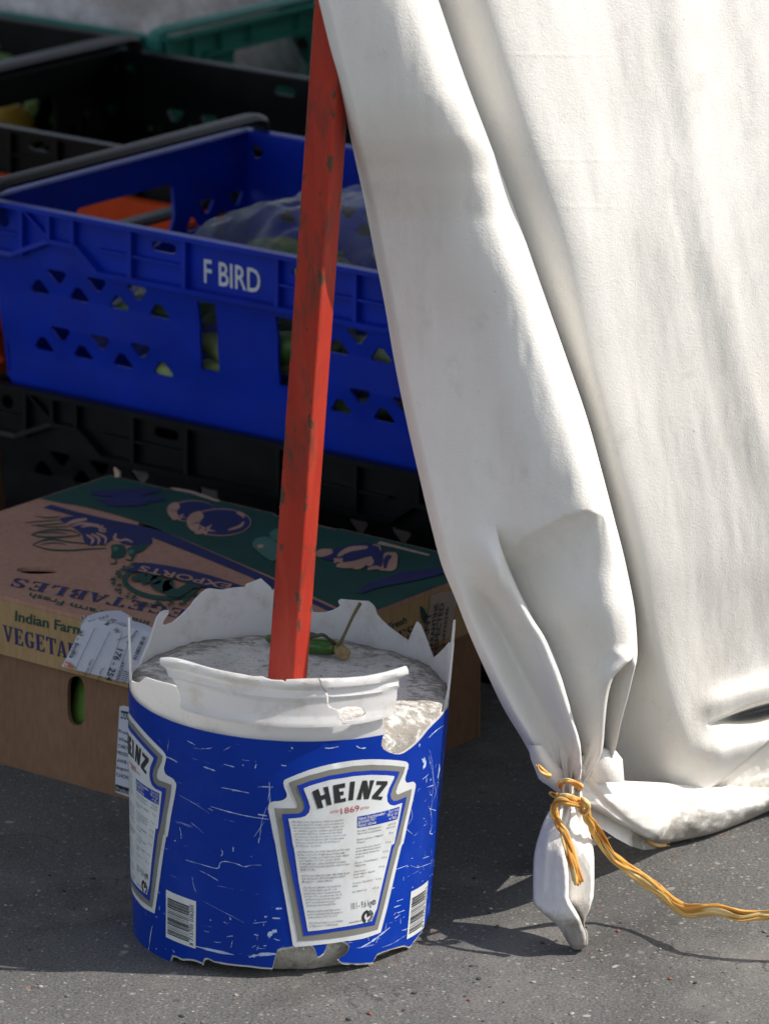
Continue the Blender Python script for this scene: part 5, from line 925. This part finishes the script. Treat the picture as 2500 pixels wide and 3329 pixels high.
def patch(rows, n=16, bulge=.006, y0=0, y1=0, noise_a=.0015):   # a small lofted flap: rows of (left x, right x, y, depth)
    A = []
    for xl, xr, y, dep in rows:
        s = np.linspace(0, 1, n); x = xl + (xr - xl) * s; A.append(dpx(x, np.full(n, y), dep - bulge * np.sin(math.pi * s) ** .7 + noise_a * vnoise(x / 14, np.full(n, y / 14), 2)))
    return np.array(A)
# under-layer peeping out below the hem, with a strip of tape inside
u = []
for x, a, b, dep in ((1264, 1738, 1752, .012), (1290, 1752, 1784, .030), (1329, 1772, 1810, .065), (1362, 1792, 1828, .105), (1389, 1806, 1836, .135), (1412, 1814, 1834, .155), (1438, 1818, 1828, .178), (1470, 1816, 1820, .194)):
    yy = np.linspace(a - 8, b, 12); s = np.linspace(0, 1, 12); u.append(dpx(np.full(12, x), yy, dep + .012 - .010 * s ** 2))
u = np.array(u); u[..., 2] = np.maximum(u[..., 2], .001)
MB().grid(u).build('under_layer', CANV, stallc, sharp=0, world=True)
fl = []  # hidden flap added behind the tail to cast shade on the ground
for x, dep in ((1190, .104), (1212, .112), (1236, .135), (1260, .17), (1285, .22), (1300, .245)):
    top_ = dpx(np.array(float(x + 30)), np.array(1655.), dep); bot_ = onz((x * D, 1900 * D), 0); p = dpx(np.array(float(x)), np.array(1800.), dep); fl.append([top_ + (np.array([p[0], dep, .0025]) - top_) * k / 15 + np.array([0, .004 * math.sin(k * .9 + x), 0]) for k in range(16)])
MB().grid(np.array(fl)).build('shade_flap', CANV, stallc, sharp=0, world=True)
# gathers squeezed together just above the tie
def gather(rows, n, y_dep, seed): return patch(rows, n, y_dep, noise_a=.002)
MB().grid(patch([(1256, 1300, 1612, .010), (1256, 1330, 1622, .012), (1255, 1344, 1640, .012), (1254, 1346, 1664, .010), (1253, 1348, 1690, .018)], 22, .020)).build('gathered_fold', CANV, stallc, sharp=0, world=True)
# tail: the twisted corner hanging below the tie
def tail():
    yy = np.array([1690, 1702, 1716, 1730, 1742, 1755, 1775, 1800, 1827, 1859, 1900, 1938, 1952, 1965, 1985, 2000, 2014, 2028, 2041, 2051.])
    l = np.array([1211, 1209, 1208, 1207, 1196, 1184, 1174, 1165, 1157, 1152, 1151, 1151, 1153, 1164, 1187, 1204, 1213, 1221, 1229, 1238.])
    r = np.array([1250, 1254, 1257, 1258, 1259, 1262, 1268, 1274, 1280, 1283, 1283, 1281, 1277, 1273, 1264, 1262, 1268, 1270, 1269, 1256.])
    c = np.array([1232, 1236, 1238, 1238, 1236, 1232, 1226, 1220, 1220, 1224, 1228, 1228, 1234, 1242, 1253, 1258, 1264, 1266, 1265, 1250.])
    ys = np.concatenate([np.arange(1690, 2050, 2.6), [2051]]); f = lambda q: stab(*[k for p in zip(yy, q) for k in p]); L_, R__, C_ = f(l)(ys), f(r)(ys), f(c)(ys)
    rows = []
    for y, a, b, m_ in zip(ys, L_, R__, C_):
        th = .5 * min(b - a, 150) * PXM; dep = float(np.interp(y, [1690, 1740, 1830, 1920, 2000, 2053], [-.014, -.018, -.027, -.039, -.052, -.060])); fold = sst(1785, 1880, y) * (1 - .75 * sst(1985, 2030, y)); knot = 1 - sst(1735, 1790, y)
        ft = np.linspace(0, 1, 30); xa_ = a + (m_ - a) * ft; da = dep - th * (.95 * np.sin(math.pi * (.5 * ft ** .75)) ** .8) * (1 - fold) - th * (fold * 1.45 * np.interp(ft, [0, .06, .30, .62, 1], [0, .14, .36, .68, 1.0]) + sst(1945, 1995, y) * .9 * np.interp(ft, [0, .10, .22, .6, 1], [0, .65, .95, .80, .55])); da = da + .012 * fold * (1 - np.sqrt(np.maximum(0, 1 - np.clip((ft - .84) / .16, 0, 1) ** 2 * .98)))
        gt = np.linspace(0, 1, 22); xb_ = m_ + (b - m_) * gt
        db0 = dep - th * .95 * np.cos(math.pi / 2 * gt ** 1.6); db1 = dep - th * (.35 + .55 * gt) + th * .55 * np.clip((gt - .88) / .12, 0, 1) ** 2; db = db0 * (1 - fold) + db1 * fold
        x = np.concatenate([xa_, xb_]); d = np.concatenate([da, db]); d = d + (.0035 * knot + .0022 * (1 - sst(1770, 1850, y))) * np.sin((x - 1234) / max(3.2, 3.2 + (y - 1735) * .035) + .01 * y) + .0016 * vnoise(x / 16, np.full(len(x), y / 34), 7) - .003 * np.exp(-((x - (a + .33 * (m_ - a))) / 9) ** 2) * sst(1760, 1800, y) * (1 - sst(1880, 1950, y))
        pit = np.exp(-((x - 1262 + (y - 1800) * .05) / 7) ** 2 - ((y - 1800) / 26) ** 2); d = d + .008 * pit
        back = np.linspace(b, a, 16)[1:-1]; bd = dep + th * .55 * np.sin(math.pi * np.linspace(0, 1, 16)[1:-1])
        x = np.concatenate([x, back]); d = np.concatenate([d, bd]); rows.append(dpx(x, np.full(len(x), y), d))
    A = np.array(rows); A[..., 2] = np.maximum(A[..., 2], .0008); return A
MB().grid(tail(), wrap=True).build('tied_tail', CANV, stallc, sharp=0, world=True)
# little ear of canvas sticking out left of the tie
MB().grid(patch([(1140, 1172, 1610, -.016), (1146, 1196, 1640, -.014), (1156, 1214, 1664, -.012), (1163, 1222, 1682, -.010), (1172, 1226, 1690, -.009), (1192, 1222, 1702, -.006), (1206, 1218, 1714, -.004)], 14, .012)).build('gathered_fold', CANV, stallc, sharp=0, world=True)

# ------------------------------------------------------------------ raffia tie
def ribbon(mb, path, wid, seed, tw=.10, flat=.5, n=9, sub=6, strands=8, dzo=0):
    P = [np.array(p) for p in smooth([(a, b) for a, b, _ in path], sub, False)]; dz = np.interp(np.linspace(0, 1, len(P)), np.linspace(0, 1, len(path)), [c + dzo for _, _, c in path])
    W3 = [Vector(dpx(np.array(p[0]), np.array(p[1]), z)) for p, z in zip(P, dz)]; m_ = len(W3); g = np.random.default_rng(seed); cols = []
    wv = wid if hasattr(wid, '__len__') else [wid] * 2; ws = np.interp(np.linspace(0, 1, m_), np.linspace(0, 1, len(wv)), wv)
    for q in range(strands):
        a0 = 2 * math.pi * q / strands + g.uniform(-.3, .3); rr = g.uniform(.16, .34) if q else 0; tint = g.uniform(.05, 1); r0 = g.uniform(.15, .30) if q else .30; ph_ = g.uniform(0, 6); pts = []; rad_ = []
        e0, e1 = (0, m_) if m_ < 14 else (int(g.integers(0, 2)), m_ - int(g.integers(0, 4)))
        for i in range(e0, e1):
            t = (W3[min(i + 1, m_ - 1)] - W3[max(i - 1, 0)]).normalized(); sd = t.cross(Vector((0, -1, .25))).normalized(); up = sd.cross(t)
            an = a0 + tw * i + .5 * math.sin(i * .16 + ph_); o_ = ws[i] * rr * (1 + .25 * math.sin(i * .3 + ph_)); pts.append(W3[i] + sd * math.cos(an) * o_ * 1.25 + up * math.sin(an) * o_ * flat * 1.3); rad_.append(ws[i] * r0 * (.85 + .25 * math.sin(i * .37 + ph_ * 2)) * (.5 if i in (e0, e1 - 1) else 1))
        v0 = len(mb.v); mb.tube(pts, rad_, n, 0, .55, .05 + .03 * g.random(), lambda i, k: 1 + .22 * math.sin(k * 2.1 + ph_) + .10 * noise.noise(Vector((i * .3, k, seed + q))))
        cols += [min(1, max(0, tint * .75 + .12 + .30 * noise.noise(Vector(((w // n) * .13, (w % n) * .8, seed * 3 + q))))) for w in range(len(mb.v) - v0)]
    return cols
cord = thing('raffia_tie', 'orange raffia cord knotted round the canvas tail and stretched away along the ground', 'cord', (.17, -.06, .10))
def fibre(mb, name, cols):
    o = mb.build(name, RAF, cord, sharp=0, world=True); ca = o.data.color_attributes.new('fibre', 'FLOAT_COLOR', 'POINT')
    for d_, c in zip(ca.data, cols): d_.color = (c, c, c, 1)
    return o
RAF = mat_raffia()
m = MB(); cols = ribbon(m, [(1254, 1728, -.046), (1262, 1743, -.048), (1267, 1765, -.047), (1276, 1780, -.043), (1284, 1792, -.038), (1303, 1822, -.024), (1324, 1853, -.012), (1352, 1876, -.006), (1382, 1895, -.006), (1410, 1913, -.013), (1434, 1933, -.02), (1457, 1955, -.032), (1485, 1969, -.046), (1525, 1965, -.06), (1557, 1969, -.07), (1597, 1980, -.077), (1637, 1977, -.08), (1680, 1975, -.084), (1800, 1960, -.09), (2000, 1900, -.10)], [.006, .0062, .0085, .010, .0105, .0088, .0092, .0085, .0105, .0095, .0095, .009, .008], 1, .022, .36)
fibre(m, 'long_end', cols)
m = MB(); cols = ribbon(m, [(1258, 1742, -.040), (1244, 1737, -.046), (1225, 1733, -.048), (1208, 1730, -.044), (1198, 1737, -.040), (1196, 1750, -.039), (1201, 1765, -.041), (1209, 1785, -.046), (1219, 1803, -.051), (1228, 1830, -.055), (1236, 1860, -.058), (1243, 1890, -.061), (1249, 1914, -.064)], [.0055, .0062, .0060, .0058, .0068, .0066, .0066, .0064, .0080, .0092, .0098], 2, .03, dzo=-.016)
fibre(m, 'short_end', cols)
m = MB(); cols = []
for path, wd, sd in (([(1206, 1716, -0.014), (1208, 1722, -0.032), (1222, 1722, -0.042), (1240, 1728, -0.044), (1256, 1735, -0.036), (1262, 1738, -0.014)], .0058, 3), ([(1208, 1700, -0.009), (1213, 1692, -0.026), (1226, 1687, -0.034), (1240, 1690, -0.032), (1252, 1700, -0.024), (1256, 1706, -0.006)], .0052, 4), ([(1254, 1728, -0.042), (1262, 1733, -0.050), (1267, 1742, -0.048), (1262, 1752, -0.042), (1256, 1748, -0.040), (1254, 1738, -0.048), (1260, 1732, -0.049)], .0056, 5), ([(1216, 1725, -0.036), (1200, 1722, -0.032), (1190, 1717, -0.028), (1187, 1713, -0.026), (1192, 1713, -0.024), (1204, 1716, -0.026)], .0016, 6), ([(1160, 1652, -.022), (1166, 1664, -.022), (1178, 1672, -.020), (1190, 1676, -.016)], .0062, 7)):
    cols += ribbon(m, path, wd, sd, .05, .5, 8, 6, 5, -.013)
fibre(m, 'knot', cols)
m = MB(); cols = ribbon(m, [(1392, 1806, .150), (1400, 1815, .154), (1420, 1823, .162), (1446, 1823, .173)], [.006, .009, .004], 8, .02, .25); fibre(m, 'inner_strip', cols)

# ------------------------------------------------------------------ chilli and dried stalk on the concrete
hz_ = float((_Rm @ np.array([0, .06, HC]))[2] + B0[2])
cz = lambda x, y, dz: tuple(onz((800 + x * .2408, 1800 + y * .2408), hz_ + dz))
ch = thing('green_chilli', 'green chilli lying on the concrete behind the red pole', 'chilli', cz(1000, 1290, .006))
pa = [cz(x, y, .0065) for x, y in ((275, 1120), (330, 1150), (450, 1190), (600, 1215), (800, 1235), (900, 1243), (1000, 1250), (1100, 1258), (1165, 1262), (1200, 1262))]
MB().tube(smooth(pa, 4, False), np.interp(np.linspace(0, 1, 37), [0, .08, .3, .7, .9, 1], [.0010, .0032, .0062, .0072, .0066, .0044]), 14, squash=.95, rough=lambda i, k: 1 + .04 * math.sin(k * .9 + i * .3)).build('chilli_pod', simple('chilli_green', (.035, .115, .012), .28, .3, 60, .1, 90, .6), ch, sharp=0, world=True)
MB().tube([cz(1165, 1262, .0065), cz(1195, 1262, .0068), cz(1230, 1258, .0072)], [.0052, .0058, .0022], 10).build('calyx', simple('chilli_calyx', (.13, .085, .035), .7), ch, sharp=0, world=True)
MB().tube(smooth([cz(1225, 1258, .007), cz(1180, 1200, .012), cz(1120, 1150, .017), cz(1060, 1105, .021), cz(1020, 1095, .022), cz(960, 1105, .020), cz(900, 1105, .019), cz(850, 1110, .018)], 4, False), np.interp(np.linspace(0, 1, 29), [0, .7, 1], [.0013, .0015, .0034]), 8).build('stalk', simple('chilli_stalk', (.06, .055, .022), .6), ch, sharp=0, world=True)
dsk = thing('dried_stalk', 'cut dried stalk beside the chilli on the concrete', 'stalk', cz(1300, 1330, 0))
A0 = np.array(cz(1300, 1325, .0065)); MB().tube([A0 + np.array([-.004, .012, 0]), A0, A0 + np.array([.0018, -.006, 0]), A0 + np.array([.002, -.0065, 0])], [.0046, .0054, .0052, .0035], 12, rough=lambda i, k: 1 + .12 * math.sin(k * 2.3 + i)).build('cut_stub', simple('dried_stub', (.30, .21, .10), .8, .4, 200, .5, 400), dsk, sharp=0, world=True)
MB().tube([A0 + np.array([-.0035, .002, .002]), A0 + np.array([.002, .004, .014]), A0 + np.array([.008, .006, .027]), A0 + np.array([.0145, .008, .0385])], [.0016, .0013, .0013, .0016], 8).build('thin_stem', simple('dried_stem', (.12, .10, .035), .7), dsk, sharp=0, world=True)

# ------------------------------------------------------------------ unseen canopy and side sheet, added out of frame to shade the crates
SHADE_GREEN = simple('shade_sheet_green', (.022, .035, .030), .6)
can = thing('shade_canopy', 'unseen white canvas canopy added to shade the vegetable stall', 'canopy', st(-.7, 1.0, 0))
A = np.zeros((24, 24, 3))
for i in range(24):
    for j in range(24): a, b = i / 23, j / 23; A[i, j] = st(-2.6 + 3.0 * a, -.12 + 2.9 * b, 1.86 + .30 * b - .10 * math.sin(math.pi * a) * math.sin(math.pi * b))
MB().grid(A).build('canopy_sheet', CANV, can, sharp=0, world=True)
for q0, q1 in (((.41, .42), (.41, 2.78)),):  # dark sheet added out of view to block stray sun and bounce
    g_ = np.array([[st(q0[0] + (q1[0] - q0[0]) * j / 29 + (.02 * math.sin(j * 1.3) if q0[0] == q1[0] else 0), q0[1] + (q1[1] - q0[1]) * j / 29 + (.02 * math.sin(j * 1.3) if q0[1] == q1[1] else 0), 1.84 + .30 * (q0[1] + (q1[1] - q0[1]) * j / 29 + .12) / 2.9 - 1.80 * i / 5) for j in range(30)] for i in range(6)])
    MB().grid(g_).build('shade_sheet', SHADE_GREEN, can, sharp=0, world=True)
for a, b, c, d in ((-2.6, -.12, -2.6, 2.78), (.4, -.12, .4, 2.78), (-2.6, -.12, .4, -.12), (-2.6, 2.78, .4, 2.78)):
    MB().tube([st(a, b, 1.85 + .30 * (b + .12) / 2.9), st(c, d, 1.85 + .30 * (d + .12) / 2.9)], .014, 10).build('frame_bar', RED, can, world=True)
for u_, v_ in ((-2.6, -.12), (-2.6, 2.78), (.4, 2.78)): MB().tube([st(u_, v_, 0), st(u_, v_, 1.84 + .30 * (v_ + .12) / 2.9)], .014, 10).build('frame_post', RED, can, world=True)
